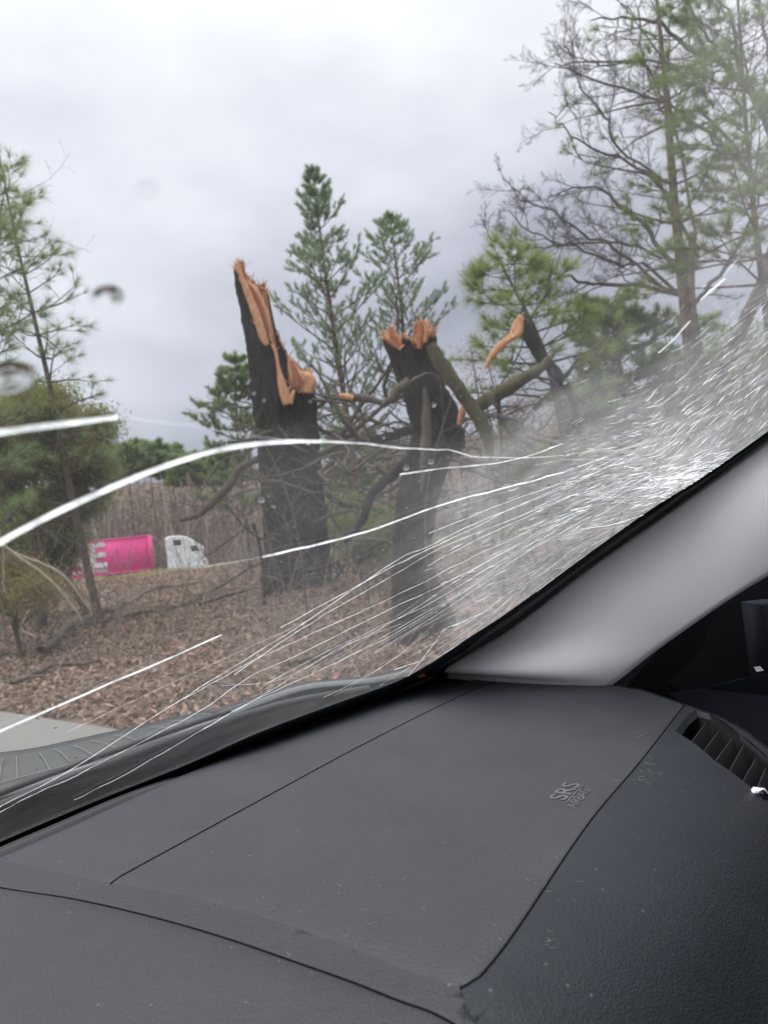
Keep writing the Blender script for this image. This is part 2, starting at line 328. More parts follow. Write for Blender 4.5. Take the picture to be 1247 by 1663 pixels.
# ---------------------------------------------------------------- terrain and roads
def gz(x, y):
    x = np.asarray(x, float); y = np.asarray(y, float)
    z = GROUND + .05*np.sin(x*1.3+y*.7) + .04*np.sin(x*2.9-y*1.7+1) + .10*np.sin(x*.31+.8)*np.sin(y*.27+.3)
    z = z*1.0
    dip = np.clip((y-49)/6, 0, 1); dip = dip*dip*(3-2*dip)
    z = z - 1.35*dip
    rise = np.clip((y-78)/60, 0, 1); z = z + 2.6*rise; hl = np.clip((y-112)/48, 0, 1); z = z + (16.5+1.5*np.sin(x*.05))*hl*hl*(3-2*hl)
    z = z + .42*np.exp(-((x+1.7)**2+(y-13.6)**2)/7.0)
    lat = x*CL[0]+y*CL[1]; near = np.clip((lat-3.1)/2.0, 0, 1)
    return GROUND-.02 + (z-GROUND+.02)*near
def graded(lo, hi, fine_lo, fine_hi, step, growth=1.25):
    a = list(np.arange(fine_lo, fine_hi, step)); s = step; v = a[-1]
    while v < hi: s *= growth; v += s; a.append(v)
    s = step; v = a[0]; b = []
    while v > lo: s *= growth; v -= s; b.append(v)
    return np.array(b[::-1]+a)
gx = graded(-2500, 2500, -30, 30, .3); gy = graded(-400, 3500, -4, 60, .3)
X, Y = np.meshgrid(gx, gy, indexing='ij'); Z = gz(X, Y)+rng.normal(0, .018, X.shape)*(np.hypot(X, Y) > 5)
nx, ny = X.shape; ii = (np.arange(nx-1)[:, None]*ny+np.arange(ny-1)[None, :]).ravel()
tag(obj('ground', np.stack([X, Y, Z], -1).reshape(-1, 3), np.stack([ii, ii+ny, ii+ny+1, ii+1], -1), M['soil'], smooth=True), kind='structure')

# shoulder of the road the car stands on (runs along the car)
RB = MB(); pts = [fromcar(a, b, GROUND+.03) for a in np.linspace(-60, 200, 60) for b in (-7.5, 3.05)]
q = [(2*i, 2*i+1, 2*i+3, 2*i+2) for i in range(59)]; RB.add(pts, q)
tag(RB.build('road', M['asphalt'], smooth=False), kind='structure')
LB = MB(); LB.add([fromcar(a, b, GROUND+.036) for a in (-60, 200) for b in (2.0, 2.13)], [(0, 1, 3, 2)])
tag(LB.build('road_edge_line', M['line'], smooth=False), kind='structure')
HB = MB(); xs = np.linspace(-220, 220, 45)
HB.add([(x, y, -2.66) for x in xs for y in (54, 72)], [(2*i, 2*i+1, 2*i+3, 2*i+2) for i in range(44)])
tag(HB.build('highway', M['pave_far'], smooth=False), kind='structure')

# ---------------------------------------------------------------- leaf litter, verge grass, twigs
def cards(P0, size, tilt, seed=0, asp=.7):
    r = np.random.default_rng(seed); n = len(P0); size = np.broadcast_to(size, (n,))
    a = r.uniform(0, 2*math.pi, n); u = np.stack([np.cos(a), np.sin(a), r.normal(0, tilt, n)], 1); u /= np.linalg.norm(u, axis=1)[:, None]
    w = np.stack([-np.sin(a), np.cos(a), r.normal(0, tilt, n)], 1); w /= np.linalg.norm(w, axis=1)[:, None]
    s = size[:, None]; nrm = np.cross(u, w)
    V = np.stack([P0-u*s, P0+w*s*asp*.5+nrm*s*.15, P0+u*s, P0-w*s*asp*.5+nrm*s*.15], 1).reshape(-1, 3)
    i = np.arange(n)[:, None]*4
    T = np.concatenate([i+np.array([[0, 2, 1]]), i+np.array([[0, 3, 2]])], 0)
    return V, T
n = 170000
yy = 2.6+45.5*rng.random(n)**1.9; xx = (rng.random(n)*1.5-.82)*(yy*.9+3)
lp = np.stack([xx, yy, gz(xx, yy)+rng.uniform(.0, .05, n)], 1)
keep = (lp@CL) > 3.15; lp = lp[keep]
V, T = cards(lp, (.022+.034*rng.random(len(lp))**2)*(1+lp[:, 1]*.045), .6, 3)
tag(obj('leaf_litter', V, T, M['leaf']), 'brown dead leaves covering the ground between the road and the trees', 'leaf litter', kind='stuff')
n = 16000; xx = rng.uniform(-40, 30, n); yy = rng.uniform(44, 54.5, n)
bz = gz(xx, yy); h = rng.uniform(.1, .28, n); wd = .03
V = np.stack([np.stack([xx-wd, yy, bz], 1), np.stack([xx+wd, yy, bz], 1), np.stack([xx+rng.normal(0, .08, n), yy+rng.normal(0, .06, n), bz+h], 1)], 1).reshape(-1, 3)
tag(obj('verge_grass', V, np.arange(3*n).reshape(-1, 3), M['grass']), 'dry yellow grass on the verge in front of the highway', 'grass', kind='stuff')

def wander(p0, d0, L, n, gn, up=0, r=rng):
    p = np.array(p0, float); d = np.array(d0, float); d /= np.linalg.norm(d); out = [p.copy()]
    for i in range(n):
        d = d + r.normal(0, gn, 3); d[2] += up; d /= np.linalg.norm(d); p = p + d*L/n; out.append(p.copy())
    return np.array(out)
def branchlets(mb, line, r0, r1, depth, per, lenf, gn=.25, up=.05, ang=(.5, 1.1), t0=.15, k=4, tips=None, r=rng, total=None, tf=.75, rmin=.0024):
    """side shoots along a 3-D line, recursively; collects the tips"""
    n = len(line); L = np.linalg.norm(np.diff(line, axis=0), axis=1).sum() if total is None else total
    for i in range(per):
        t = t0+(1-t0)*(i+r.random())/per; u = t*(n-1); a = min(int(u), n-2); p = line[a]+(line[a+1]-line[a])*(u-a)
        d = line[a+1]-line[a]; d /= np.linalg.norm(d)+1e-9
        s = np.cross(d, r.normal(0, 1, 3)); s /= np.linalg.norm(s)+1e-9
        th = r.uniform(*ang); dd = d*math.cos(th)+s*math.sin(th)
        l = L*lenf*(1.15-tf*t)*r.uniform(.6, 1.2); rr = (r0+(r1-r0)*t)*.55
        m = 5 if depth > 1 else 4
        ch = wander(p, dd, l, m, gn, up, r)
        rad = np.linspace(rr, max(rr*.35, rmin), m+1)
        mb.tube(ch, rad, k if depth > 1 else 3)
        if depth > 1: branchlets(mb, ch, rr, rr*.3, depth-1, per if depth > 2 else max(3, per-1), min(.42, lenf*1.35), gn, up, ang, .2, k, tips, r, None, tf, rmin)
        if tips is not None and depth <= 1: tips.append((ch[-1], ch[-1]-ch[-2]))

# undergrowth of bare shoots between stumps and highway
UB = MB()
for i in range(1500):
    y = rng.uniform(9, 46); x = rng.uniform(-.58, .62)*y
    if -.46 < x/y < -.22 and y > 17: continue
    g = gz(x, y); L = rng.uniform(.5, 2.4)*(1+.01*y); c = wander((x, y, g), (rng.normal(0, .5), rng.normal(0, .5), 1), L, 6, .2, -.03)
    rr = .0035+.00035*y*rng.uniform(.5, 1.4)
    UB.tube(c, np.linspace(rr, rr*.4, 7), 3)
    branchlets(UB, c, rr, rr*.4, 1, 4, .45, .3, .0, k=3)
tag(UB.build('undergrowth', M['twig']), 'bare brown saplings and brush covering the woodland floor', 'undergrowth', kind='stuff')
TB = MB()
for i in range(1400):
    y = 5.5+26*rng.random()**1.5; x = rng.uniform(-.7, .6)*y
    if (np.array([x, y, 0])@CL) < 3.3: continue
    g = gz(x, y); c = wander((x, y, g+.03), (rng.normal(), rng.normal(), .05), rng.uniform(.2, 1.1), 4, .25, -.01)
    c[:, 2] = np.maximum(c[:, 2], gz(c[:, 0], c[:, 1])+.01); rr = rng.uniform(.003, .010); TB.tube(c, np.linspace(rr, rr*.4, 5), 4)
tag(TB.build('twig_litter', M['twig']), 'broken twigs scattered over the dead leaves', 'twigs', kind='stuff')

# ---------------------------------------------------------------- far woods behind the highway
FW = MB(); FT = []
for i in range(900):
    y = rng.uniform(74, 125); x = rng.uniform(-.62, .75)*y*1.1; g = gz(x, y); Hh = rng.uniform(7.5, 11.0)*(1+(y-74)/190) * (1.0 if x < -8 else 1.15)
    c = wander((x, y, g), (rng.normal(0, .05), 0, 1), Hh, 6, .05, .02); r0 = rng.uniform(.08, .2)
    FW.tube(c, np.linspace(r0, .03, 7), 4)
    branchlets(FW, c, r0*.8, .04, 2, 7, .34, .2, .06, (.4, .9), .15, 3)
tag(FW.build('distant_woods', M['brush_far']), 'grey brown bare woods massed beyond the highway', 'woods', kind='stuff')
n = 170000; yy = rng.uniform(76, 120, n); xx = rng.uniform(-.68, .8, n)*yy; hh = rng.random(n)**1.15
top = 9.6+1.6*np.sin(xx*.35)+1.0*np.sin(xx*.93+2)+np.clip((xx+5)/30, 0, 1)*7
zz = gz(xx, yy)+.2+hh*top
V, T = cards(np.stack([xx, yy, zz], 1), .10+.26*rng.random(n), 1.5, 5, .3)
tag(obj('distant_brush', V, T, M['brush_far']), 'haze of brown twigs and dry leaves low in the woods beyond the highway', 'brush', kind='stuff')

n = 46000; yy = rng.uniform(96, 140, n); xx = rng.uniform(-.62, .7, n)*yy; cl_ = np.sin(xx*.42+yy*.13)+np.sin(xx*.17-yy*.3+2)+np.sin(xx*.9+1); kp = cl_ > .35
xx, yy = xx[kp], yy[kp]; zz = gz(xx, yy)+1+rng.random(len(xx))**.7*(5.5+2*np.sin(xx*.3))
V, T = cards(np.stack([xx, yy, zz], 1), .16+.30*rng.random(len(xx)), 1.5, 15, .4)
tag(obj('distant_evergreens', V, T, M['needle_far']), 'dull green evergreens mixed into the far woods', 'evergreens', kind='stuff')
# ---------------------------------------------------------------- needles
def needles(tufts, mat_, name, parent, nper=40, nl=.14, w=.004, spread=1.0, brush=.25, seed=1, droop=0.0):
    r = np.random.default_rng(seed)
    C = np.array([t[0] for t in tufts]); A = np.array([t[1] for t in tufts], float); A /= np.linalg.norm(A, axis=1)[:, None]+1e-9
    sc = np.array([t[2] if len(t) > 2 else 1. for t in tufts])
    C = np.repeat(C, nper, 0); A = np.repeat(A, nper, 0); sc = np.repeat(sc, nper)[:, None]; N = len(C)
    s = np.cross(A, r.normal(0, 1, (N, 3))); s /= np.linalg.norm(s, axis=1)[:, None]+1e-9
    th = np.abs(r.normal(.65, .38, N))[:, None]*spread
    d = A*np.cos(th)+s*np.sin(th); d[:, 2] -= droop*r.random(N); d /= np.linalg.norm(d, axis=1)[:, None]
    b = C - A*brush*sc*r.random((N, 1)); l = nl*sc*r.uniform(.65, 1.15, (N, 1))
    side = np.cross(d, r.normal(0, 1, (N, 3))); side /= np.linalg.norm(side, axis=1)[:, None]+1e-9
    V = np.stack([b-side*w, b+side*w, b+d*l], 1).reshape(-1, 3)
    return obj(name, V, np.arange(3*N).reshape(-1, 3), mat_, parent)

def pine(label, trunk_px, Yd, r0, whorls, lenfn, needle_mat, seed, group='pine trees at the roadside', up=.35, tuft_n=38, nl=.13, w=.004, sub=5, droop=0, brush=.25, ext_ground=True, per=(3, 5), trunk_mat='bark_pine', tsc=1.0, bare=0.0):
    """trunk_px: base to apex in photograph pixels at distance Yd; whorls in fractions of the trunk"""
    r = np.random.default_rng(seed)
    pts = [P(x, y, Yd) for x, y in trunk_px]
    b = pts[0].copy(); g = float(gz(b[0], b[1]))
    if ext_ground and b[2] > g:
        base = b + (b-pts[1])/np.linalg.norm(b-pts[1])*(b[2]-g)*1.0; base[2] = float(gz(base[0], base[1]))-.05; pts = [base]+pts
    tl = smooth_line(pts, 26); root = empty('pine_tree', tuple(tl[0]))
    tag(root, label, 'pine tree', group)
    L = np.linalg.norm(tl[-1]-tl[0]); tm = MB(); tm.tube(tl, np.linspace(r0, .012, 26), 9, .05); tm.build('trunk', M[trunk_mat], root)
    bm_ = MB(); tufts = [(tl[-1], tl[-1]-tl[-2], 1.1)]
    for t in whorls:
        u = t*25; a = min(int(u), 24); p = tl[a]+(tl[a+1]-tl[a])*(u-a); rt = r0+(.012-r0)*t
        a0 = r.uniform(0, 6.28); nb = r.integers(*per)
        for j in range(nb):
            az = a0+j*6.283/nb+r.normal(0, .3); ln = lenfn(t)*r.uniform(.65, 1.15)
            if ln < .05: continue
            dd = np.array([math.cos(az), math.sin(az), up+r.normal(0, .12)+.5*t*up])
            c = wander(p, dd, ln, 6, .10, .045*up/.35, r); rr = min(rt*.45, .008+.013*ln); bm_.tube(c, np.linspace(rr, .005, 7), 4)
            for q_ in range(sub):
                v = .25+.72*(q_+r.random())/sub; uu = v*6; ai = min(int(uu), 5); pp = c[ai]+(c[ai+1]-c[ai])*(uu-ai); d0 = c[ai+1]-c[ai]; d0 /= np.linalg.norm(d0)
                sd = np.cross(d0, (0, 0, 1)); sd /= np.linalg.norm(sd)+1e-9; sg = 1 if q_ % 2 else -1
                d1 = d0*.7+sd*sg*.7+np.array([0, 0, .25*up/.35]); sl_ = ln*(.42-.25*v)*r.uniform(.7, 1.3)+.08
                if r.random() < bare: continue
                cc = wander(pp, d1, sl_, 3, .15, .05, r); bm_.tube(cc, np.linspace(rr*.45, .004, 4), 3)
                tufts.append((cc[-1], cc[-1]-cc[-2], tsc*r.uniform(.75, 1.2)))
                if sl_ > .5: tufts.append((cc[2], cc[2]-cc[1]+r.normal(0, .1, 3), tsc*r.uniform(.6, 1.)))
            tufts.append((c[-1], c[-1]-c[-2], tsc*r.uniform(.9, 1.3)))
    bm_.build('branch', M[trunk_mat], root)
    needles(tufts, M[needle_mat], 'needles', root, tuft_n, nl, w, seed=seed, droop=droop, brush=brush)
    return root

# two young pines behind and between the stumps
pine('tall cone-topped young pine between the two snapped trunks', [(575, 760), (552, 600), (528, 440), (507, 272)], 25, .17,
     [.30, .35, .40, .455, .50, .545, .59, .635, .68, .72, .755, .79, .82, .85, .88, .905, .93, .955, .975], lambda t: 2.6*min(1, max(0, (1-t))/.5)**.85+.15, 'needle_blue', 11, up=.5, tuft_n=56, nl=.17, w=.010, sub=8, brush=.26, per=(3, 6), bare=.12)
pine('shorter young pine standing directly behind the forked snapped trunk', [(665, 640), (650, 490), (632, 345)], 27, .13,
     [.30, .36, .42, .47, .52, .57, .62, .67, .71, .75, .79, .83, .865, .90, .93, .96], lambda t: 2.6*min(1, max(0, (1-t))/.5)**.85+.15, 'needle_blue', 12, up=.45, tuft_n=52, nl=.17, w=.010, sub=7, brush=.26, per=(3, 6), bare=.15)
pine('small green pine just left of the tall splintered trunk', [(405, 900), (385, 700), (382, 572)], 28, .09,
     [.45, .52, .58, .64, .70, .75, .8, .85, .9, .95], lambda t: 1.7*min(1, max(0, 1-t)/.4)+.2, 'needle_far', 13, up=.3, tuft_n=80, nl=.22, w=.011, sub=9, per=(4,7))
# left pine with long needles
pine('slender leaning pine with sparse long needles at the left edge', [(152, 965), (122, 830), (93, 680), (57, 520), (27, 390), (-2, 245)], 13, .085,
     [.34, .40, .46, .51, .56, .60, .64, .68, .72, .76, .80, .84, .88, .92, .96], lambda t: 1.25*(1-t)**.5+.3, 'needle_far', 14, up=.2, tuft_n=60, nl=.25, w=.0024, sub=4, brush=.10, bare=.15, trunk_mat='bark_mid')
pine('grey-green long-needled pine cut off by the left edge of the view', [(-60, 980), (-52, 700), (-40, 480), (-30, 300)], 11, .08,
     [.34, .42, .5, .57, .64, .70, .76, .82, .88, .94], lambda t: 1.3*(1-t)**.4+.3, 'needle_far', 24, up=.25, tuft_n=70, nl=.25, w=.0026, sub=6, brush=.10, per=(4, 6), trunk_mat='bark_mid')
# right pines
pine('tall straight pine with a reddish trunk crossing the bare tree', [(1125, 640), (1110, 480), (1092, 300), (1080, 140), (1066, 0), (1050, -180)], 16, .165,
     [.38, .44, .50, .55, .60, .64, .68, .72, .76, .80, .84, .88, .92], lambda t: 2.2 if t < .9 else 1.2, 'needle', 15, up=.12, tuft_n=60, nl=.30, w=.0032, sub=3, brush=.12, bare=.55, per=(2, 4))
pine('dense green pine filling the right edge of the view', [(1262, 640), (1232, 420), (1212, 220), (1200, 40), (1190, -120)], 14, .09,
     [.36, .40, .44, .48, .52, .56, .60, .64, .68, .72, .76, .80, .86, .92], lambda t: 2.3*(1-t)**.35+.3, 'needle', 16, up=.2, tuft_n=90, nl=.29, w=.0046, sub=8, bare=.15, brush=.12, per=(4, 6))
pine('bushy yellow-green pine behind the snapped orange splinter', [(925, 760), (903, 640), (878, 560), (848, 495), (815, 432)], 12, .10,
     [.38, .45, .52, .59, .66, .73, .80, .87, .93, .97], lambda t: 1.5*(1-t)**.45+.2, 'needle_yellow', 17, up=.2, tuft_n=75, nl=.28, w=.0036, sub=5, bare=.2, brush=.12, per=(3, 6), trunk_mat='bark_grey')
pine('dull green pine in front of the bare tree, right of the splinter', [(1000, 760), (1010, 640), (1000, 560), (985, 490)], 19, .12,
     [.45, .52, .58, .64, .7, .76, .82, .88, .94], lambda t: 2.0*(1-t)**.5+.3, 'needle', 18, up=.2, tuft_n=100, nl=.24, w=.007, sub=9, brush=.2, per=(4, 6), trunk_mat='bark_grey')
pine('low pine at the right of the bare tree behind the shattered glass', [(1130, 800), (1120, 620), (1115, 520)], 22, .12,
     [.4, .5, .6, .68, .76, .84, .92], lambda t: 2.3*(1-t)**.5+.3, 'needle', 19, up=.15, tuft_n=100, nl=.24, w=.008, sub=9, brush=.2, trunk_mat='bark_grey')
# pines of the far tree line, each with its own place on the sky line
far = [(205, 728, 'rounded pine crown rising over the woods just right of the left thicket'), (240, 724, 'tallest rounded pine crown on the far skyline over the truck'),
       (276, 732, 'far pine crown above the gap between container and cab'), (310, 745, 'far pine crown above the white cab'), (345, 738, 'far yellowish pine crown right of the white cab'),
       (378, 742, 'far pine crown close to the left side of the splintered trunk'), (170, 745, 'far pine crown directly above the pink container')]
for i, (x, y, lab) in enumerate(far):
    Yd = 86+5*(i % 3); pine(lab, [(x+18, 900), (x+6, y+60), (x, y)], Yd, .2, [.70, .74, .78, .82, .86, .90, .94, .97], lambda t: 2.9*min(1, (1-t)*6)**.6+.3, 'needle_far', 40+i,
                            'pines on the far skyline', up=.3, tuft_n=60, nl=.5, w=.05, sub=6, brush=.5, per=(5, 8), tsc=1.3)
farr = [(560, 700, 'far pine seen between the two snapped trunks'), (610, 715, 'far pine left of the forked snapped trunk, low between the trunks'), (830, 690, 'far pine low behind the bushy yellow-green pine'), (950, 680, 'far pine low behind the dull green pine')]
for i, (x, y, lab) in enumerate(farr):
    pine(lab, [(x+18, 880), (x+6, y+60), (x, y)], 48+6*i, .16, [.3, .38, .46, .54, .6, .68, .75, .81, .87, .92, .97], lambda t: 2.4*(1-t)**.5+.4, 'needle', 60+i,
         'pines on the far skyline', up=.3, tuft_n=60, nl=.4, w=.03, sub=6, brush=.4, per=(4, 7))

# left evergreen thicket: rounded dense trees with olive and rusty leaves
def bush_tree(label, px, Yd, trunk_r, blobs, mats, seed, nleaf=9000, size=.05, cat='evergreen tree', group='evergreens at the left edge'):
    r = np.random.default_rng(seed); base = P(*px, Yd); base[2] = gz(base[0], base[1]); root = empty('evergreen_tree', tuple(base)); tag(root, label, cat, group)
    tm = MB(); top = np.mean([P(x, y, Yd) for x, y, _ in blobs], axis=0); tl = smooth_line([base-np.array([0, 0, .05]), base*.5+top*.5+r.normal(0, .1, 3), top], 12)
    tm.tube(tl, np.linspace(trunk_r, .03, 12), 7, .05); tm.build('trunk', M['bark_mid'], root)
    br = MB(); C = []; 
    for x, y, rad in blobs:
        c = P(x, y, Yd)+np.array([0, r.normal(0, .4), 0]); R = rad/F*Yd
        a = tl[r.integers(4, 11)]; ln = smooth_line([a, (a+c)/2+r.normal(0, .12, 3), c], 7); br.tube(ln, np.linspace(.03, .008, 7), 4)
        ns = 9
        for s_ in range(ns):
            d = r.normal(0, 1, 3); d /= np.linalg.norm(d); e = c+d*R*r.uniform(.4, 1.4); w_ = wander(c, e-c, np.linalg.norm(e-c), 4, .12, 0, r); br.tube(w_, np.linspace(.008, .003, 5), 3)
            C.append(e); C.append(w_[3])
    br.build('branch', M['bark_mid'], root); C = np.array(C)
    for k_, (mn, share) in enumerate(mats):
        n_ = int(nleaf*share); idx = r.integers(0, len(C), n_); sel = C[idx]+r.normal(0, .16*Yd/12, (n_, 3))*np.array([1, 1, .8])
        V_, T_ = cards(sel, size*r.uniform(.6, 1.3, n_), 1.2, seed+k_, .45)
        obj('crown', V_, T_, M[mn], root)
    return root
bush_tree('dense olive evergreen below the thick white crack at the left edge', (60, 960), 14, .12, [(20, 690, 40), (60, 680, 34), (105, 690, 34), (30, 740, 50), (85, 745, 45), (130, 720, 35), (10, 790, 50), (70, 800, 48), (128, 760, 28), (20, 660, 30), (60, 650, 25), (145, 690, 18), (-40, 700, 60), (-40, 800, 60)],
          [('olive', .7), ('needle', .2), ('rust', .1)], 71, 60000, .06)
bush_tree('dark green evergreen beside the pink container, foot of the leaning pine', (140, 950), 17, .1, [(150, 800, 24), (148, 815, 20), (115, 830, 28), (90, 850, 30), (60, 880, 32), (80, 890, 24), (140, 770, 22), (20, 870, 40), (-30, 880, 50), (60, 930, 25), (20, 940, 28)], [('needle', .8), ('olive', .2)], 72, 42000, .06)
bush_tree('low rusty-leaved shrub under the left evergreens', (30, 1010), 11, .04, [(10, 960, 35), (50, 965, 28), (95, 955, 22), (-30, 960, 40), (25, 925, 25)], [('olive', .8), ('rust', .2)], 73, 12000, .04, 'shrub', 'shrubs')
bush_tree('rusty-leaved sapling above the mossy limb of the forked trunk', (790, 740), 13, .03, [(765, 575, 12), (790, 590, 14), (840, 660, 16), (815, 690, 20), (870, 690, 22), (780, 610, 10)], [('rust', 1)], 74, 1100, .035, 'sapling', 'saplings')
bush_tree('dark green holly-like shrub between the two snapped trunks', (590, 950), 15, .05, [(560, 860, 22), (600, 870, 24), (640, 860, 20), (580, 900, 20), (620, 900, 22), (545, 820, 20)], [('needle', .7), ('olive', .3)], 75, 9000, .05, 'shrub', 'shrubs')
bush_tree('dull green shrub low behind the right side of the cracked glass', (900, 900), 16, .06, [(820, 740, 22), (860, 760, 26), (910, 740, 26), (960, 760, 26), (1010, 750, 30), (1060, 740, 30), (880, 800, 26), (950, 810, 28)], [('olive', .7), ('needle', .3)], 76, 14000, .06, 'shrub', 'shrubs')

bush_tree('wide dark thicket tree behind the shattered glass, near the right edge', (1160, 900), 20, .1, [(1080, 640, 40), (1140, 620, 45), (1200, 600, 50), (1250, 560, 50), (1110, 700, 45), (1180, 680, 50), (1250, 660, 55), (1060, 740, 40), (1140, 740, 45), (1220, 720, 50), (1300, 640, 60)], [('olive', .5), ('needle', .5)], 77, 36000, .08)
bush_tree('low olive thicket tree left of the one at the right edge, behind the glass cracks', (1000, 920), 20, .08, [(930, 680, 35), (980, 650, 38), (1030, 680, 38), (950, 740, 38), (1010, 730, 40), (1060, 800, 38), (980, 800, 38), (920, 790, 34), (1100, 820, 40)], [('olive', .8), ('needle', .2)], 78, 26000, .08)
# ---------------------------------------------------------------- bare tree on the right
def bare_tree():
    Yd = 18; base = P(1150, 760, Yd); base[2] = gz(base[0], base[1])-.05
    root = empty('bare_tree', tuple(base)); tag(root, 'large leafless tree spreading fine twigs across the upper right sky', 'bare tree')
    r = np.random.default_rng(21); tm = MB(); tr_ = smooth_line([base, P(1140, 640, Yd), P(1128, 560, Yd), P(1118, 470, Yd), P(1125, 380, Yd+.5)], 14)
    tm.tube(tr_, np.linspace(.24, .10, 14), 8, .05)
    tr2 = smooth_line([P(1140, 640, Yd), P(1210, 520, Yd-.5), P(1262, 380, Yd-.8), P(1275, 180, Yd-1)], 12); tm.tube(tr2, np.linspace(.20, .12, 12), 8, .05)
    tm.build('trunk', M['bark_grey'], root)
    limbs = [([(1122, 470), (1085, 420), (1040, 360), (1000, 330), (975, 305), (930, 308), (893, 318)], .075),
             ([(1118, 490), (1060, 455), (1000, 400), (950, 385), (900, 345), (850, 325), (815, 290)], .05),
             ([(1118, 480), (1030, 462), (970, 462), (920, 450), (862, 434), (800, 430)], .06),
             ([(1265, 200), (1225, 150), (1180, 110), (1120, 80), (1075, 40), (1020, 28), (960, 30)], .10),
             ([(1125, 400), (1080, 310), (1010, 260), (960, 240), (920, 215), (890, 180)], .045),
             ([(1230, 300), (1150, 190), (1090, 180), (1040, 105), (960, 100), (900, 105)], .05),
             ([(1225, 160), (1160, 100), (1110, 110), (1060, 98), (990, 105), (950, 100), (905, 75)], .045),
             ([(1130, 380), (1095, 210), (1070, 170), (1040, 80), (1040, 0), (1030, -60)], .04),
             ([(1270, 250), (1200, 120), (1190, 40), (1150, -40)], .08),
             ([(1268, 330), (1200, 260), (1150, 220), (1095, 180), (1030, 150), (960, 130), (905, 110)], .055),
             ([(1120, 500), (1180, 430), (1230, 330), (1260, 260)], .06),
             ([(1122, 450), (1070, 300), (1000, 235), (985, 190), (940, 130), (915, 60)], .04),
             ([(1118, 500), (1050, 430), (1010, 430), (960, 410), (905, 395), (860, 375), (830, 345)], .045),
             ([(1075, 420), (1020, 395), (940, 395), (890, 400), (830, 400), (790, 385)], .035),
             ([(1180, 110), (1130, 30), (1100, -40)], .05), ([(1275, 180), (1240, 60), (1230, -60)], .07)]
    for pts, r0 in limbs:
        dz = np.linspace(0, r.uniform(-2, 2), len(pts)); pl = smooth_line([P(x, y, Yd+d) for (x, y), d in zip(pts, dz)], 22)
        lb = MB(); pl[1:] += r.normal(0, .03, pl[1:].shape); lb.tube(pl, np.linspace(r0, .012, 22), 6, .04)
        branchlets(lb, pl, max(r0*.6, .028), .018, 3, 12, .26, .20, .03, (.35, .95), .10, 4, None, r, None, .5, .0034)
        lb.build('limb', M['bark_grey'], root)
bare_tree()
def thin_bare(label, pts, Yd, r0, seed, per=8):
    r = np.random.default_rng(seed); L = [P(x, y, Yd) for x, y in pts]; b = L[0].copy(); b[2] = gz(b[0], b[1])-.03; L[0] = b
    root = empty('sapling', tuple(b)); tag(root, label, 'sapling', 'bare saplings'); m = MB(); l = smooth_line(L, 16); m.tube(l, np.linspace(r0, .006, 16), 6); m.build('trunk', M['bark_mid'], root)
    m = MB(); branchlets(m, l, r0*.7, .006, 2, per, .3, .22, .04, (.4, 1), .25, 4, None, r); m.build('branch', M['bark_mid'], root)
thin_bare('thin bare sapling at the far left edge, its twigs against the pale sky', [(-30, 900), (-20, 600), (-5, 400), (10, 290)], 11, .03, 31)
thin_bare('thin bare sapling leaning over the left of the tall snapped trunk', [(455, 960), (420, 800), (385, 690), (345, 660)], 12, .02, 32)
thin_bare('bare sapling crossing in front of the tall splintered trunk', [(500, 1000), (480, 850), (440, 740), (405, 690)], 10.5, .014, 33)
thin_bare('bare sapling just right of the tall splintered trunk', [(540, 980), (545, 850), (560, 760), (600, 690)], 12.5, .018, 34)
thin_bare('arching bare sapling between the trunks', [(600, 990), (590, 880), (560, 800), (500, 780)], 11, .014, 35)
thin_bare('bare sapling in front of the forked trunk', [(700, 1010), (690, 850), (705, 740), (735, 640)], 7.4, .010, 36, 9)
thin_bare('bare sapling right of the forked trunk, behind the crack fan', [(810, 960), (820, 820), (830, 720), (860, 650)], 14, .022, 37)
thin_bare('taller bare sapling behind the shattered corner of glass', [(950, 900), (955, 760), (945, 640), (960, 560)], 15, .03, 38)
thin_bare('bare sapling against the rusty thicket near the right edge', [(1080, 880), (1060, 720), (1085, 600), (1070, 500)], 14, .03, 39)

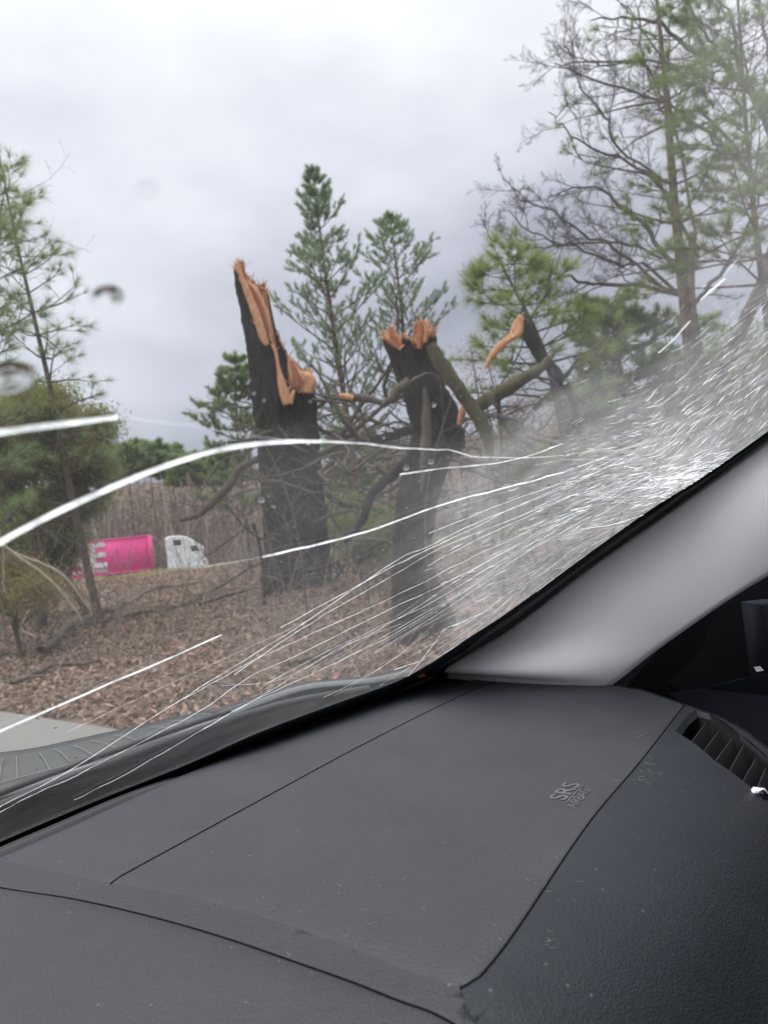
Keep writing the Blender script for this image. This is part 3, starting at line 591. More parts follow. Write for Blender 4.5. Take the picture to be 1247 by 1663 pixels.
# ---------------------------------------------------------------- the two snapped trunks
def snapped(label, name, Yd, axis, Fpoly, Bpoly, rim, cols=180, rows=150, seed=1, dark=None, base_y=1000, depth=.5):
    """hollow broken trunk: outer bark up to its torn front/back edge, a slanting rim of fresh wood, inner wood.
       axis/halfw: screen y -> axis x / half width (photograph pixels), F/B poly: the torn edge in front and at the back (x, y)"""
    r = np.random.default_rng(seed)
    ay = np.array([a[0] for a in axis], float); ax_ = np.array([a[1] for a in axis], float); hw = np.array([a[2] for a in axis], float)
    cx = lambda y: np.interp(y, ay, ax_); hw_ = lambda y: np.interp(y, ay, hw)
    def table(poly):
        p = np.array(poly, float); xs_, ys_ = [], []
        for a, b in zip(p[:-1], p[1:]):
            for t in np.linspace(0, 1, 12, endpoint=False): q_ = a+(b-a)*t; xs_.append(q_[0]); ys_.append(q_[1])
        xs_.append(p[-1][0]); ys_.append(p[-1][1]); xs_ = np.array(xs_); ys_ = np.array(ys_)
        s_ = (xs_-cx(ys_))/hw_(ys_); o = np.argsort(s_); return s_[o], ys_[o]
    sF, yF = table(Fpoly); sB, yB = table(Bpoly)
    root = empty(name, tuple(P(cx(base_y), base_y, Yd))); tag(root, label, 'broken tree')
    th = np.linspace(0, 2*math.pi, cols, endpoint=False); s = -np.cos(th); front = np.sin(th) >= 0   # th=0 left, pi right, front first
    ytop = np.where(front, np.interp(s, sF, yF), np.interp(s, sB, yB)); ytop = ytop + r.normal(0, 2.0, cols)
    zc = np.sin(th)
    scale = Yd/F
    def pt(s_, c_, y, sc=1.0, fl=None):
        x = cx(y)+s_*hw_(y)*sc; p = P(x, y, Yd); dy = -c_*hw_(y)*scale*sc*.9; q = ray(x, y); q = q/q[1]; p[0:3] = p + np.array([0, dy, 0]); return p
    # outer bark
    V = []; v = np.linspace(0, 1, rows)
    ridge = r.normal(0, 1, cols); ridge = np.convolve(np.r_[ridge[-2:], ridge, ridge[:2]], [.2, .5, .2], 'same')[2:-2]
    lump = [np.sin(np.arange(cols)/cols*2*math.pi*k_+r.uniform(0, 6)) for k_ in (3, 5, 8)]
    for j in range(cols):
        jit = r.normal(0, .018, rows); jit = np.convolve(jit, [.3, .4, .3], 'same')
        for i in range(rows):
            y = base_y+(ytop[j]-base_y)*v[i]
            sc = 1+.035*ridge[j]+.02*ridge[j]*math.sin(y*.11+j)+jit[i]*1.4+.02*lump[0][j]+.015*lump[1][j]*math.sin(y*.02)
            V.append(pt(s[j], zc[j], y, sc))
    V = np.array(V); jj = np.arange(cols); j2 = (jj+1) % cols; ii_ = np.arange(rows-1)
    a = (jj[:, None]*rows+ii_[None, :]).ravel(); b = (j2[:, None]*rows+ii_[None, :]).ravel()
    obj('bark', V, np.stack([a, b, b+1, a+1], -1), M['bark_trunk'], root, smooth=True)
    # inner wood and rim
    rin = 1-rim; N2 = 26; V = []; topin = ytop - np.abs(r.normal(0, 3.5, cols)) - 2
    botin = np.full(cols, max(ytop.max(), 0)+12)
    for j in range(cols):
        V.append(pt(s[j], zc[j], ytop[j], .985)); V.append(pt(s[j]*.95, zc[j]*.95, topin[j]+2, 1.0))
        for i in range(N2):
            y = topin[j]+(botin[j]-topin[j])*(i/(N2-1))**.8
            k_ = rin-.18*rim*r.random()-(.35*(i/(N2-1))**2)
            V.append(pt(s[j]*k_, zc[j]*k_, y, 1))
    V = np.array(V); R_ = N2+2; ii_ = np.arange(R_-1); a = (jj[:, None]*R_+ii_[None, :]).ravel(); b = (j2[:, None]*R_+ii_[None, :]).ravel()
    Q = np.stack([a, a+1, b+1, b], -1)
    mi = np.zeros(len(Q), int)
    for q_i in range(len(Q)):
        j = q_i//(R_-1); i = q_i % (R_-1)
        if i < 2: mi[q_i] = 0
        else: mi[q_i] = 1 if (j*7 % 11) > 2 else 0
        if dark is not None and not front[j] and dark[0] < s[j] < dark[1]: mi[q_i] = 2
    o = obj('splintered_wood', V, Q, [M['wood'], M['heart'], M['bark_dark']], root, smooth=False); o.data.polygons.foreach_set('material_index', mi)
    tag(o, 'fresh orange splintered wood at the break')
    # ragged fibres standing up from the torn rim
    for mname, cnt in (('wood', 150), ('heart', 90), ('pale_wood', 110)):
        m = MB()
        for q_ in range(cnt):
            j = r.integers(0, cols); k_ = r.uniform(rin, .97); y0 = ytop[j]+r.uniform(-2, 4); l = r.uniform(3, 15)*(1.6 if q_ % 9 == 0 else 1); lean = r.normal(0, .12)
            a = pt(s[j]*k_, zc[j]*k_+.06, y0, 1); b = pt(s[j]*k_+lean*l/12, zc[j]*k_+.06, y0-l, 1); c = pt(s[j]*k_+lean*l/26, zc[j]*k_+.08, y0-l*.5, 1)
            m.tube([a, c, b], np.array([1.6, 1.0, .15])*r.uniform(.5, 1.2)/F*Yd, 4)
        f_o = m.build('fibres', M[mname], root, smooth=False); f_o['kind'] = 'stuff'
    return root, cx, hw_, pt, ytop

def splinters(root, items, Yd, mname='wood'):
    """slabs of torn wood: list of (pixel polygon centre line, half width px, depth offset)"""
    for line, wpx, dy in items:
        m = MB(); l = np.array(line, float); n_ = len(l)
        L = smooth_line(l, 14); wd = np.interp(np.linspace(0, 1, 14), np.linspace(0, 1, len(wpx)), wpx)*(1+rng.normal(0, .07, 14))
        t_ = np.gradient(L, axis=0); t_ /= np.linalg.norm(t_, axis=1)[:, None]; nn = np.stack([-t_[:, 1], t_[:, 0]], 1)
        V = []
        for i in range(14):
            for s_ in (-1, -.4, .3, 1):
                x, y = L[i]+nn[i]*wd[i]*s_; ridge = (.5 if s_ in (-.4,) else .25 if s_ == .3 else 0)
                V.append(P(x, y, Yd-dy-ridge*wd[i]/F*Yd*.8))
            for s_ in (1, -1):
                x, y = L[i]+nn[i]*wd[i]*s_*.8; V.append(P(x, y, Yd-dy+.05))
        Q = []
        for i in range(13):
            for s_ in range(6):
                a = i*6+s_; b = i*6+(s_+1) % 6; Q.append((a, b, b+6, a+6))
        m.add(V, Q); m.build('splinter', M[mname], root, smooth=False)

r1, cx1, hw1, pt1, yt1 = snapped('tall dark trunk snapped high up, long orange tear down its right side', 'broken_tree', 13.5,
    [(425, 428, 47), (470, 434, 48), (530, 445, 48), (600, 457, 50), (660, 463, 50), (760, 473, 49), (860, 480, 50), (940, 486, 53), (990, 488, 60), (1015, 488, 70)],
    [(381, 436), (384, 440), (389, 450), (397, 472), (406, 495), (417, 528), (426, 553), (433, 562), (440, 559), (448, 563), (453, 585), (456, 612), (459, 640), (463, 652), (474, 656), (479, 634), (486, 640), (494, 642), (505, 640), (513, 642)],
    [(383, 430), (386, 428), (393, 446), (400, 453), (412, 460), (424, 457), (431, 470), (436, 492), (441, 525), (449, 541), (458, 558), (465, 574), (476, 585), (490, 600), (502, 606), (512, 613)],
    .16, seed=4, dark=(-.12, .52), base_y=1015)
splinters(r1, [([(386, 424), (390, 440), (397, 462), (409, 492), (420, 522), (428, 548), (434, 560)], [1, 3, 5, 6, 7, 6, 4], .62),
               ([(402, 456), (412, 476), (424, 505), (434, 535), (438, 557)], [3, 10, 11, 8, 4], .45),
               ([(441, 559), (448, 572), (452, 595), (457, 620), (463, 642), (468, 656)], [2, 3, 3, 6, 9, 7], .62),
               ([(469, 577), (476, 600), (484, 618), (492, 636)], [2, 9, 14, 7], .5),
               ([(484, 604), (495, 612), (503, 620), (501, 638)], [3, 9, 11, 7], .56),
               ([(478, 633), (474, 645), (471, 655)], [3, 4, 5], .64)], 13.5)
splinters(r1, [([(405, 462), (420, 490), (430, 525), (436, 548)], [2, 5, 5, 3], .5), ([(473, 585), (480, 606), (483, 628)], [2, 6, 6], .56)], 13.5, 'heart')
r2, cx2, hw2, pt2, yt2 = snapped('forked dark trunk snapped lower, with two jagged orange tips and side limbs', 'broken_tree', 8.5,
    [(515, 662, 44), (550, 664, 43), (600, 676, 36), (640, 690, 36), (700, 708, 38), (760, 690, 36), (820, 676, 33), (880, 670, 31), (940, 672, 36), (1000, 686, 50), (1040, 688, 56), (1075, 690, 64)],
    [(619, 549), (627, 556), (636, 562), (646, 568), (655, 558), (664, 562), (674, 570), (683, 566), (690, 562), (698, 550), (706, 548)],
    [(619, 549), (625, 552), (632, 531), (640, 540), (650, 551), (658, 560), (668, 562), (674, 540), (676, 523), (684, 525), (692, 522), (698, 523), (703, 532), (707, 546)],
    .18, seed=9, base_y=1075)
splinters(r2, [([(632, 531), (637, 545), (645, 558), (648, 566)], [1, 6, 8, 5], .34), ([(684, 524), (684, 538), (683, 552), (680, 566)], [7, 8, 8, 4], .34),
               ([(622, 550), (634, 556), (646, 565)], [2, 4, 3], .38)], 8.5, 'heart')
splinters(r2, [([(689, 526), (692, 540), (689, 556)], [2, 3, 2], .38), ([(648, 568), (656, 560)], [2, 1.5], .40), ([(754, 655), (750, 672), (745, 690)], [4, 6, 4], .3)], 8.5)
def limb(root, pts, Yd, radii, matn, name='limb', per=5, depth=2, lenf=.3, label=None, dz=None):
    m = MB(); dz = dz or [0]*len(pts); L = smooth_line([P(x, y, Yd+d) for (x, y), d in zip(pts, dz)], 18); L[1:-1] += rng.normal(0, .006, L[1:-1].shape)
    R_ = np.interp(np.linspace(0, 1, 18), np.linspace(0, 1, len(radii)), radii); m.tube(L, R_, 9, .07)
    if per: branchlets(m, L, R_[0]*.35, R_[-1]*.3, depth, per, lenf, .25, .02, (.5, 1.1), .3, 4)
    o = m.build(name, M[matn], root)
    if label: tag(o, label)
    return o
limb(r2, [(698, 560), (716, 590), (735, 618), (752, 642), (768, 664), (782, 690), (792, 722), (797, 752)], 8.0, [.06, .085, .08, .075, .075, .075, .06, .012], 'moss', per=3, label='thick mossy limb hanging down from the forked top')
limb(r2, [(760, 668), (790, 650), (820, 632), (850, 616), (880, 596), (902, 570)], 8.1, [.075, .08, .085, .07, .05, .012], 'moss', per=3)
limb(r2, [(770, 676), (800, 674), (830, 680), (850, 686)], 8.1, [.03, .028, .022, .015], 'bark_grey', per=4)
limb(r2, [(700, 620), (718, 655), (734, 690), (742, 715), (744, 742)], 8.9, [.13, .14, .14, .10, .03], 'bark_dark', per=0)
limb(r2, [(664, 618), (648, 634), (634, 648), (621, 659)], 8.0, [.05, .055, .045, .035], 'bark_mid', per=2, lenf=.2)
limb(r2, [(664, 622), (690, 608), (712, 612), (716, 632)], 8.0, [.02, .014, .010, .006], 'bark_mid', per=3)
limb(r2, [(690, 630), (693, 680), (690, 730), (684, 800)], 8.12, [.02, .055, .06, .01], 'bark_mid', per=3, lenf=.2)
limb(r2, [(676, 693), (650, 704), (625, 710), (600, 712)], 8.3, [.06, .055, .05, .03], 'bark_dark', per=3)
limb(r2, [(665, 740), (640, 770), (605, 800), (590, 840), (560, 880)], 8.8, [.05, .06, .06, .05, .03], 'bark_dark', per=4)
limb(r1, [(505, 650), (540, 652), (580, 660)], 13.3, [.04, .03, .012], 'bark_grey', per=3)
limb(r1, [(420, 745), (390, 760), (372, 788), (340, 822), (318, 838), (292, 846)], 12.8, [.07, .06, .075, .07, .05, .035], 'bark_mid', per=5, label='dead limb sticking out low to the left')
limb(r1, [(418, 700), (400, 735), (360, 750), (320, 812)], 13, [.02, .02, .015, .008], 'bark_mid', per=4)
limb(r1, [(395, 860), (360, 885), (330, 905)], 12.8, [.025, .02, .01], 'bark_mid', per=3)
limb(r1, [(500, 690), (540, 705), (590, 712)], 13, [.04, .035, .02], 'bark_dark', per=3)

# broken limbs hanging in the pine
br = empty('broken_limb', tuple(P(870, 600, 11))); tag(br, 'snapped limb with a long yellow-orange splinter hanging in the bushy pine', 'broken limb')
limb(br, [(848, 512), (860, 548), (878, 578), (902, 604), (925, 640), (940, 690)], 11, [.04, .10, .10, .09, .05, .015], 'bark_dark', 'bark', per=3)
splinters(br, [([(848, 512), (838, 532), (830, 546), (812, 560), (799, 576), (786, 600)], [5, 9, 5, 5, 5, 2], .22), ([(845, 516), (842, 540), (822, 556)], [5, 6, 3], .26)], 11)
splinters(br, [([(838, 546), (818, 560), (800, 580)], [2, 3, 2], .3)], 11, 'heart')
s3 = empty('broken_limb', tuple(P(580, 655, 12))); tag(s3, 'short grey broken limb with a pale torn end, left of the forked trunk', 'broken limb')
limb(s3, [(553, 644), (580, 646), (605, 649), (622, 654), (665, 640)], 9.6, [.055, .055, .05, .035, .03], 'bark_mid', 'bark', per=3, lenf=.2)
splinters(s3, [([(550, 643), (562, 644), (574, 647)], [4, 5, 4], .07)], 9.6)

# the tangle of broken limbs between and behind the trunks
TG = MB(); rt = np.random.default_rng(77)
for i in range(170):
    Yt = rt.uniform(12, 21); px_ = rt.uniform(430, 1010); py_ = rt.uniform(700, 930) if i % 3 else rt.uniform(640, 760)
    p = P(px_, py_, Yt); a_ = rt.uniform(0, 6.28); c = wander(p, (math.cos(a_), math.sin(a_)*.5, rt.normal(.15, .45)), rt.uniform(.8, 3.2), 8, .22, -.02, rt)
    c[:, 2] = np.maximum(c[:, 2], gz(c[:, 0], c[:, 1])+.05); rr = rt.uniform(.012, .065); TG.tube(c, np.linspace(rr, rr*.3, 9), 6)
    branchlets(TG, c, rr*.8, rr*.25, 2, 5, .42, .28, .0, (.4, 1.2), .1, 4, None, rt)
tag(TG.build('storm_debris', M['bark_mid']), 'tangle of broken limbs and bare twigs between and behind the snapped trunks', 'broken limbs', kind='stuff')
# fallen branches on the ground
def fallen(label, pts, Yd, radii, matn, per=6, lenf=.35, depth=2, lift=None):
    L = []
    for (x, y) in pts:
        q_ = ray(x, y); Yg = Yd
        L.append(P(x, y, Yg))
    o = limb(None, pts, Yd, radii, matn, 'fallen_branch', per, depth, lenf); tag(o, label, 'fallen branch', 'fallen branches')
    return o
def fallen_ground(label, pts, radii, matn, per=5, lenf=.3, h=.08):
    L = []
    for x, y in pts:
        q_ = ray(x, y); q_ = q_/q_[1]; Yg = (GROUND+h)/q_[2] if q_[2] < -.02 else 40; Yg = min(Yg, 45); p = q_*Yg; L.append(p)
    m = MB(); LL = smooth_line(L, 20); LL[:, 2] = gz(LL[:, 0], LL[:, 1])+h; LL += rng.normal(0, .01, LL.shape); R_ = np.interp(np.linspace(0, 1, 20), np.linspace(0, 1, len(radii)), radii)
    m.tube(LL, R_, 7, .08); branchlets(m, LL, R_[0]*.5, R_[-1]*.5, 2, per, lenf, .25, .03, (.4, 1.1), .1, 4)
    o = m.build('fallen_branch', M[matn], origin=None); tag(o, label, 'fallen branch', 'fallen branches'); return o
fallen_ground('long lichen-grey fallen branch on the leaves at left', [(70, 1060), (130, 1022), (190, 990), (250, 955), (330, 938)], [.06, .06, .055, .05, .03], 'bark_grey', 9, .3, .14)
fallen_ground('thin reddish fallen branch in front of the grey one', [(120, 1030), (200, 1018), (280, 990), (360, 968), (430, 945)], [.03, .03, .025, .02, .015], 'bark_pine', 6, .2, .1)
fallen_ground('dark fallen branch running towards the foot of the tall trunk', [(330, 1000), (420, 968), (520, 935), (610, 905)], [.02, .03, .03, .02], 'bark_dark', 6, .2, .1)
fallen_ground('short fallen branch on the leaves before the forked trunk', [(470, 1075), (540, 1050), (590, 1020)], [.025, .03, .015], 'bark_mid', 6, .3, .07)
fallen_ground('forked dead branch lying by the left road edge', [(20, 1105), (90, 1080), (160, 1078)], [.025, .03, .015], 'bark_mid', 6, .4, .08)
fallen('pale bent sapling arching down at the far left', [(0, 885), (40, 905), (90, 925), (125, 960), (150, 1000)], 10, [.02, .022, .022, .018, .01], 'pale_twig', 4, .2)
fallen('second pale bent sapling crossing the first at the far left', [(0, 880), (35, 908), (75, 935), (110, 975), (135, 1010)], 9.5, [.016, .018, .018, .014, .008], 'pale_twig', 3, .2)
fallen('upright pale dead stem at the far left edge', [(8, 960), (6, 900), (0, 860)], 10, [.015, .014, .012], 'pale_twig', 2, .2)
fallen('slim leaning pole just right of the foot of the left pine', [(60, 1035), (35, 1020), (50, 990)], 9, [.012, .012, .008], 'pale_twig', 2, .3)
fallen('dark leaning dead pole beside the foot of the tall splintered trunk', [(430, 985), (424, 900), (412, 850)], 12.4, [.035, .03, .025], 'bark_dark', 2, .1)
fallen('thin dead stem standing in front of the forked trunk base', [(646, 1050), (640, 1000), (634, 960)], 7.6, [.012, .010, .008], 'bark_mid', 1, .1)

# ---------------------------------------------------------------- the truck on the highway
def truck():
    YT = 60.0; z0 = -2.66; root = empty('semi_truck', tuple((P(200, 900, YT)[0], YT, z0))); tag(root, 'white semi truck hauling a magenta shipping container on the highway behind the trees', 'truck')
    xr = P(253, 900, YT)[0]-.45; xl = xr-12.2; zt = P(250, 872, YT)[2]; zb = P(250, 922, YT)[2]-.15; zt = zb+2.85
    m = MB(); m.box(((xl+xr)/2, YT+1.2, (zt+zb)/2), (xr-xl)/2, 1.2, (zt-zb)/2); 
    cont = m.build('container', M['pink'], root, smooth=False)
    m = MB()
    for zz_ in (zt-.05, zb+.07): m.box(((xl+xr)/2, YT-.03, zz_), (xr-xl)/2+.01, .03, .07)
    for x in (xl+.06, xr-.06): m.box((x, YT-.035, (zt+zb)/2), .07, .035, (zt-zb)/2+.02)
    m.build('frame', M['pink'], cont, smooth=False)
    def text(body, x, z, size, name, bold=.0):
        cu = bpy.data.curves.new(name, 'FONT'); cu.body = body; cu.size = size; cu.extrude = .01; cu.offset = bold; cu.align_x = 'RIGHT'; cu.resolution_u = 3
        o = bpy.data.objects.new(name, cu); COL.objects.link(o); bpy.context.view_layer.update()
        me = bpy.data.meshes.new_from_object(o.evaluated_get(bpy.context.evaluated_depsgraph_get())); bpy.data.objects.remove(o)
        o = bpy.data.objects.new(name, me); COL.objects.link(o); o.parent = cont; me.materials.append(M['white_letter'])
        o.matrix_local = Matrix.Translation(Vector((x, YT-.075, z))-Vector(WORLD[cont.name]))@Matrix.Rotation(math.pi/2, 4, 'X'); return o
    xe = P(175, 900, YT)[0]
    text('ONE', xe, zb+.72, 2.75, 'lettering', .075); text('OCEAN NETWORK EXPRESS', xe, zb+.25, .42, 'lettering', .01)
    # chassis
    m = MB(); m.box(((xl+xr)/2+.6, YT+1.2, zb-.2), (xr-xl)/2+1.2, .45, .18); m.build('chassis', M['steel'], root, smooth=False)
    def wheel(x, y):
        m = MB(); a = np.linspace(0, 2*math.pi, 21); pts = []
        prof = [(.0, -.14), (.30, -.14), (.50, -.13), (.52, -.05), (.52, .05), (.50, .13), (0, .14)]
        V = []; 
        for rr, dy in prof:
            for t in a[:-1]: V.append((x+rr*math.cos(t), y+dy, z0+.52+rr*math.sin(t)))
        Q = [(i*20+j, i*20+(j+1) % 20, (i+1)*20+(j+1) % 20, (i+1)*20+j) for i in range(6) for j in range(20)]
        m.add(V, Q); w_ = m.build('wheel', M['tyre'], root)
        m = MB(); V = [(x+.28*math.cos(t), y-.145, z0+.52+.28*math.sin(t)) for t in a[:-1]]+[(x+.12*math.cos(t), y-.19, z0+.52+.12*math.sin(t)) for t in a[:-1]]
        m.add(V, [(j, (j+1) % 20, 20+(j+1) % 20, 20+j) for j in range(20)]); m.build('rim', M['steel'], w_)
    for x in (xl+1.0, xl+2.3, xr+.9, xr+2.2, xr+4.6): wheel(x, YT+.15); wheel(x, YT+2.25)
    # sleeper cab, profile in the x-z plane
    c0 = P(268, 900, YT)[0]; ct = P(280, 870, YT)[2]; cw = (P(333, 900, YT)[0]-c0)
    prof = [(0, z0+.9), (0, ct-.2), (.25, ct), (1.1, ct-.02), (1.7, ct-.18), (2.25, ct-.55), (2.6, ct-1.0), (2.75, ct-1.35), (2.84, ct-1.75), (2.95, ct-2.0), (3.1, ct-2.2), (3.15, ct-2.4), (3.2, z0+.9), (3.15, z0+.55), (1.6, z0+.55), (1.5, z0+.9)]
    def loft(pr, y0, y1, name, matn, par, inset=0):
        V = []; n_ = len(pr); c = np.mean(np.array(pr), 0)
        for k_, (yy_, f_) in enumerate(((y0, .97), (y0+.12, 1.0), (y1-.12, 1.0), (y1, .97))):
            for x, z in pr: V.append((c0+c[0]+(x-c[0])*f_, yy_, c[1]+(z-c[1])*f_))
        Q = [tuple(range(n_))[::-1], tuple(3*n_+i for i in range(n_))]+[(k_*n_+i, k_*n_+(i+1) % n_, (k_+1)*n_+(i+1) % n_, (k_+1)*n_+i) for k_ in range(3) for i in range(n_)]
        return obj(name, V, Q, M[matn], par)
    cab = loft(prof, YT-.02, YT+2.42, 'cab', 'cab', root)
    def plate(pts, name, matn, par, y=YT-.06):
        n_ = len(pts); V = [(c0+x, y, z) for x, z in pts]+[(c0+x, y+.05, z) for x, z in pts]
        return obj(name, V, [tuple(range(n_)), tuple(range(n_, 2*n_))[::-1]]+[(i, (i+1) % n_, n_+(i+1) % n_, n_+i) for i in range(n_)], M[matn], par)
    plate([(.62, ct-.80), (1.24, ct-.82), (1.24, ct-.38), (.62, ct-.36)], 'window', 'glassdark', cab)
    plate([(2.0, ct-1.45), (2.62, ct-1.45), (2.5, ct-1.0), (2.0, ct-.98)], 'window', 'glassdark', cab)
    dr = plate([(1.75, ct-2.9), (2.78, ct-2.9), (2.78, ct-.85), (1.75, ct-.85)], 'door', 'cab', cab, YT-.045)
    m = MB(); m.box((c0+2.95, YT-.25, ct-1.35), .05, .12, .3); m.tube([(c0+2.75, YT-.05, ct-1.2), (c0+2.95, YT-.25, ct-1.2)], .02, 5); m.build('mirror', M['cab'], cab, smooth=False)
    m = MB(); m.box((c0+3.2, YT+.35, ct-2.55), .04, .2, .12); m.build('headlight', M['chrome'], cab, smooth=False)
    m = MB(); m.tube([(c0-.12, YT+.5, z0+1), (c0-.12, YT+.5, ct+.1)], .07, 8); m.build('exhaust_stack', M['steel'], root)
    m = MB(); m.tube([(c0+1.0, YT+.2, z0+.75), (c0+2.3, YT+.2, z0+.75)], .3, 12); m.build('fuel_tank', M['steel'], root)
truck(); bpy.data.objects['semi_truck'].rotation_euler.z = math.radians(13)

# ---------------------------------------------------------------- the car we sit in
CAR = empty('car', tuple(fromcar(0.3, 0.3, GROUND+.03))); tag(CAR, 'inside of the car: grey dashboard, pale windshield pillar and shattered windshield', 'car')
def dash_z(fw, lt):
    t = max(0, .315-fw); R_ = .145
    z = -.30-((R_-math.sqrt(R_*R_-min(t, .12)**2))+max(0, t-.12)*1.5)
    if fw > .76: z -= (fw-.76)**2*.5
    if lt > 1.17: z -= (lt-1.17)**2*3
    return z
def glass_z(fw, lt):
    F0 = .965-.05*(max(0, lt-.35)/.7)**2-.05*(max(0, .2-lt)/.8)**2
    return -.335+(F0-fw)*.62-.06*max(0, (.9-fw))**2
def hit(x, y, H, dmax=4.0):
    q_ = tocar(ray(x, y)); lo = .02; pv = None; d = .02
    while d < dmax:
        v_ = q_[2]*d-H(q_[0]*d, q_[1]*d)
        if pv is not None and v_*pv <= 0:
            a, b = d-.01, d
            for _ in range(24):
                m_ = (a+b)/2; vm = q_[2]*m_-H(q_[0]*m_, q_[1]*m_)
                if vm*pv > 0: a = m_
                else: b = m_
            return q_*a
        pv = v_; d += .01
    q2 = q_*(-.31/q_[2]) if q_[2] < 0 else q_*1.2
    return q2
def cxy(pts, H=dash_z): return [tuple(hit(x, y, H)[:2]) for x, y in pts]

SEAM1 = smooth_line(cxy([(180, 1431), (400, 1311), (600, 1203), (760, 1124), (833, 1099)]), 60)
SEAM2 = smooth_line(cxy([(745, 1599), (768, 1590), (790, 1572), (850, 1492), (960, 1330), (1040, 1235), (1110, 1145)]), 90)
_s3 = cxy([(-60, 1418), (0, 1431), (120, 1449), (250, 1478), (370, 1512), (480, 1549), (570, 1580), (650, 1611), (760, 1663)])
SEAM3 = smooth_line(_s3+[(.10, .365), (-.1, .37)], 110)
SEAMS = [(SEAM1, .0011, .005), (SEAM2, .0008, .004), (SEAM3, .0011, .006)]
def seg_dist(p, L):
    a = L[:-1]; b = L[1:]; ab = b-a; t = np.clip(((p-a)*ab).sum(1)/((ab*ab).sum(1)+1e-12), 0, 1); q_ = a+ab*t[:, None]; return np.sqrt(((p-q_)**2).sum(1).min())
def side3(fw, lt):
    """signed distance right of the long seam"""
    x = np.interp(fw, SEAM3[::-1, 0], SEAM3[::-1, 1]); return lt-x
def surf(fw, lt, nogroove=False):
    z = dash_z(fw, lt); s_ = side3(fw, lt)
    if -0.0 <= s_ < .04:                                              # rounded shoulder falling to the long seam
        t = 1-s_/.04; z -= .006*t*t*(3-2*t)
    elif s_ < 0: z -= .0035*math.exp(s_/.012)+.0025
    if not nogroove:
        p = np.array((fw, lt))
        for L, w_, dp in SEAMS:
            d = seg_dist(p, L)
            if d < w_*3.2:
                z -= .0009*max(0, 1-d/(w_*3.2))
    return z
def inside(p, poly):
    x, y = p; c = False; j = len(poly)-1
    for i in range(len(poly)):
        xi, yi = poly[i]; xj, yj = poly[j]
        if (yi > y) != (yj > y) and x < (xj-xi)*(y-yi)/(yj-yi)+xi: c = not c
        j = i
    return c
OFFS = {}
for si, (L, w_, dp) in enumerate(SEAMS):
    n_ = max(60, int(np.linalg.norm(np.diff(L, axis=0), axis=1).sum()/.003)); LL = smooth_line(L[::3] if len(L) > 40 else L, n_)
    t_ = np.gradient(LL, axis=0); t_ /= np.linalg.norm(t_, axis=1)[:, None]; nn = np.stack([-t_[:, 1], t_[:, 0]], 1)
    OFFS[si] = np.concatenate([LL+nn*w_*o for o in (-3.3, -2.2, -1.5, -.55, .55, 1.5, 2.2, 3.3)])
def panel(name, outline, matn, step=.012, holes=(), parent=None, label=None):
    """one dashboard panel: outline in car coordinates (forward, right), laid on the dashboard's surface"""
    def dense(poly):
        o = []
        for a, b in zip(poly, poly[1:]+poly[:1]):
            a = np.array(a); b = np.array(b); k_ = max(1, int(np.linalg.norm(b-a)/.006))
            o += [tuple(a+(b-a)*i/k_) for i in range(k_)]
        return o
    outline = dense(outline); pts = [Vector(p) for p in outline]; n_ = len(pts); edges = [(i, (i+1) % n_) for i in range(n_)]
    hs = []
    for h_ in holes:
        h_ = dense(h_); hs.append(h_); s0 = len(pts); pts += [Vector(p) for p in h_]; edges += [(s0+i, s0+(i+1) % len(h_)) for i in range(len(h_))]
    o_ = np.array(outline); lo = o_.min(0); hi = o_.max(0)
    for si in OFFS:
        for p in OFFS[si]:
            if (p >= lo).all() and (p <= hi).all() and inside(p, outline): pts.append(Vector(p))
    xs_ = np.arange(lo[0], hi[0], step); ys_ = np.arange(lo[1], hi[1], step)
    for i, a in enumerate(xs_):
        for b in ys_:
            p = np.array((a, b+(step/2 if i % 2 else 0)))
            if inside(p, outline) and not any(inside(p, h_) for h_ in hs) and min(seg_dist(p, L) for L, _, _ in SEAMS) > .005: pts.append(Vector(p))
    v, e_, f_, *_ = delaunay_2d_cdt(pts, edges, [], 0, 1e-7)
    Fo = []
    for t in f_:
        c = sum((v[i] for i in t), Vector((0, 0)))/len(t)
        if inside(c, outline) and not any(inside(c, h_) for h_ in hs): Fo.append(list(t))
    V3 = [fromcar(p[0], p[1], surf(p[0], p[1])) for p in v]
    # skirt below the free edge
    o = obj(name, V3, Fo, M[matn], parent or CAR, smooth=True)
    if label: tag(o, label)
    return o
band = cxy([(-60, 1394), (60, 1408), (180, 1431)]); band2 = cxy([(180, 1431), (300, 1452), (420, 1484), (560, 1532), (660, 1571), (745, 1599)])
s1 = [tuple(p) for p in SEAM1[::2]]+[tuple(SEAM1[-1])]; s2 = [tuple(p) for p in SEAM2[::2]]+[tuple(SEAM2[-1])]; s3_ = [tuple(p) for p in SEAM3]
frontpx = [(-60, 1422), (0, 1396), (100, 1349), (200, 1301), (310, 1253), (400, 1216), (500, 1178), (600, 1143), (680, 1113)]
front = []
for x, y in frontpx: q_ = tocar(ray(x, y)); q_ = q_*(-.308/q_[2]); front.append((q_[0], q_[1]))
print('front', [tuple(round(c, 3) for c in p) for p in front])
doorpx = [(833, 1099), (905, 1104), (985, 1112), (1040, 1121), (1110, 1145)]
door = cxy(doorpx)
grille_px = [(680, 1106), (720, 1092), (760, 1088), (800, 1091), (818, 1093), (745, 1112)]
gr = []
for x, y in grille_px: q_ = tocar(ray(x, y)); q_ = q_*(-.302/q_[2]); gr.append((q_[0], q_[1]))
panel('defroster_panel', front+[gr[5]]+[gr[4]]+[s1[-1]]+s1[::-1][1:]+band[::-1][1:], 'dash', .014)
panel('airbag_cover', s1+door[1:]+s2[::-1][1:]+band2[::-1][1:-1], 'dash', .014, label='smooth grey passenger airbag cover with raised lettering')
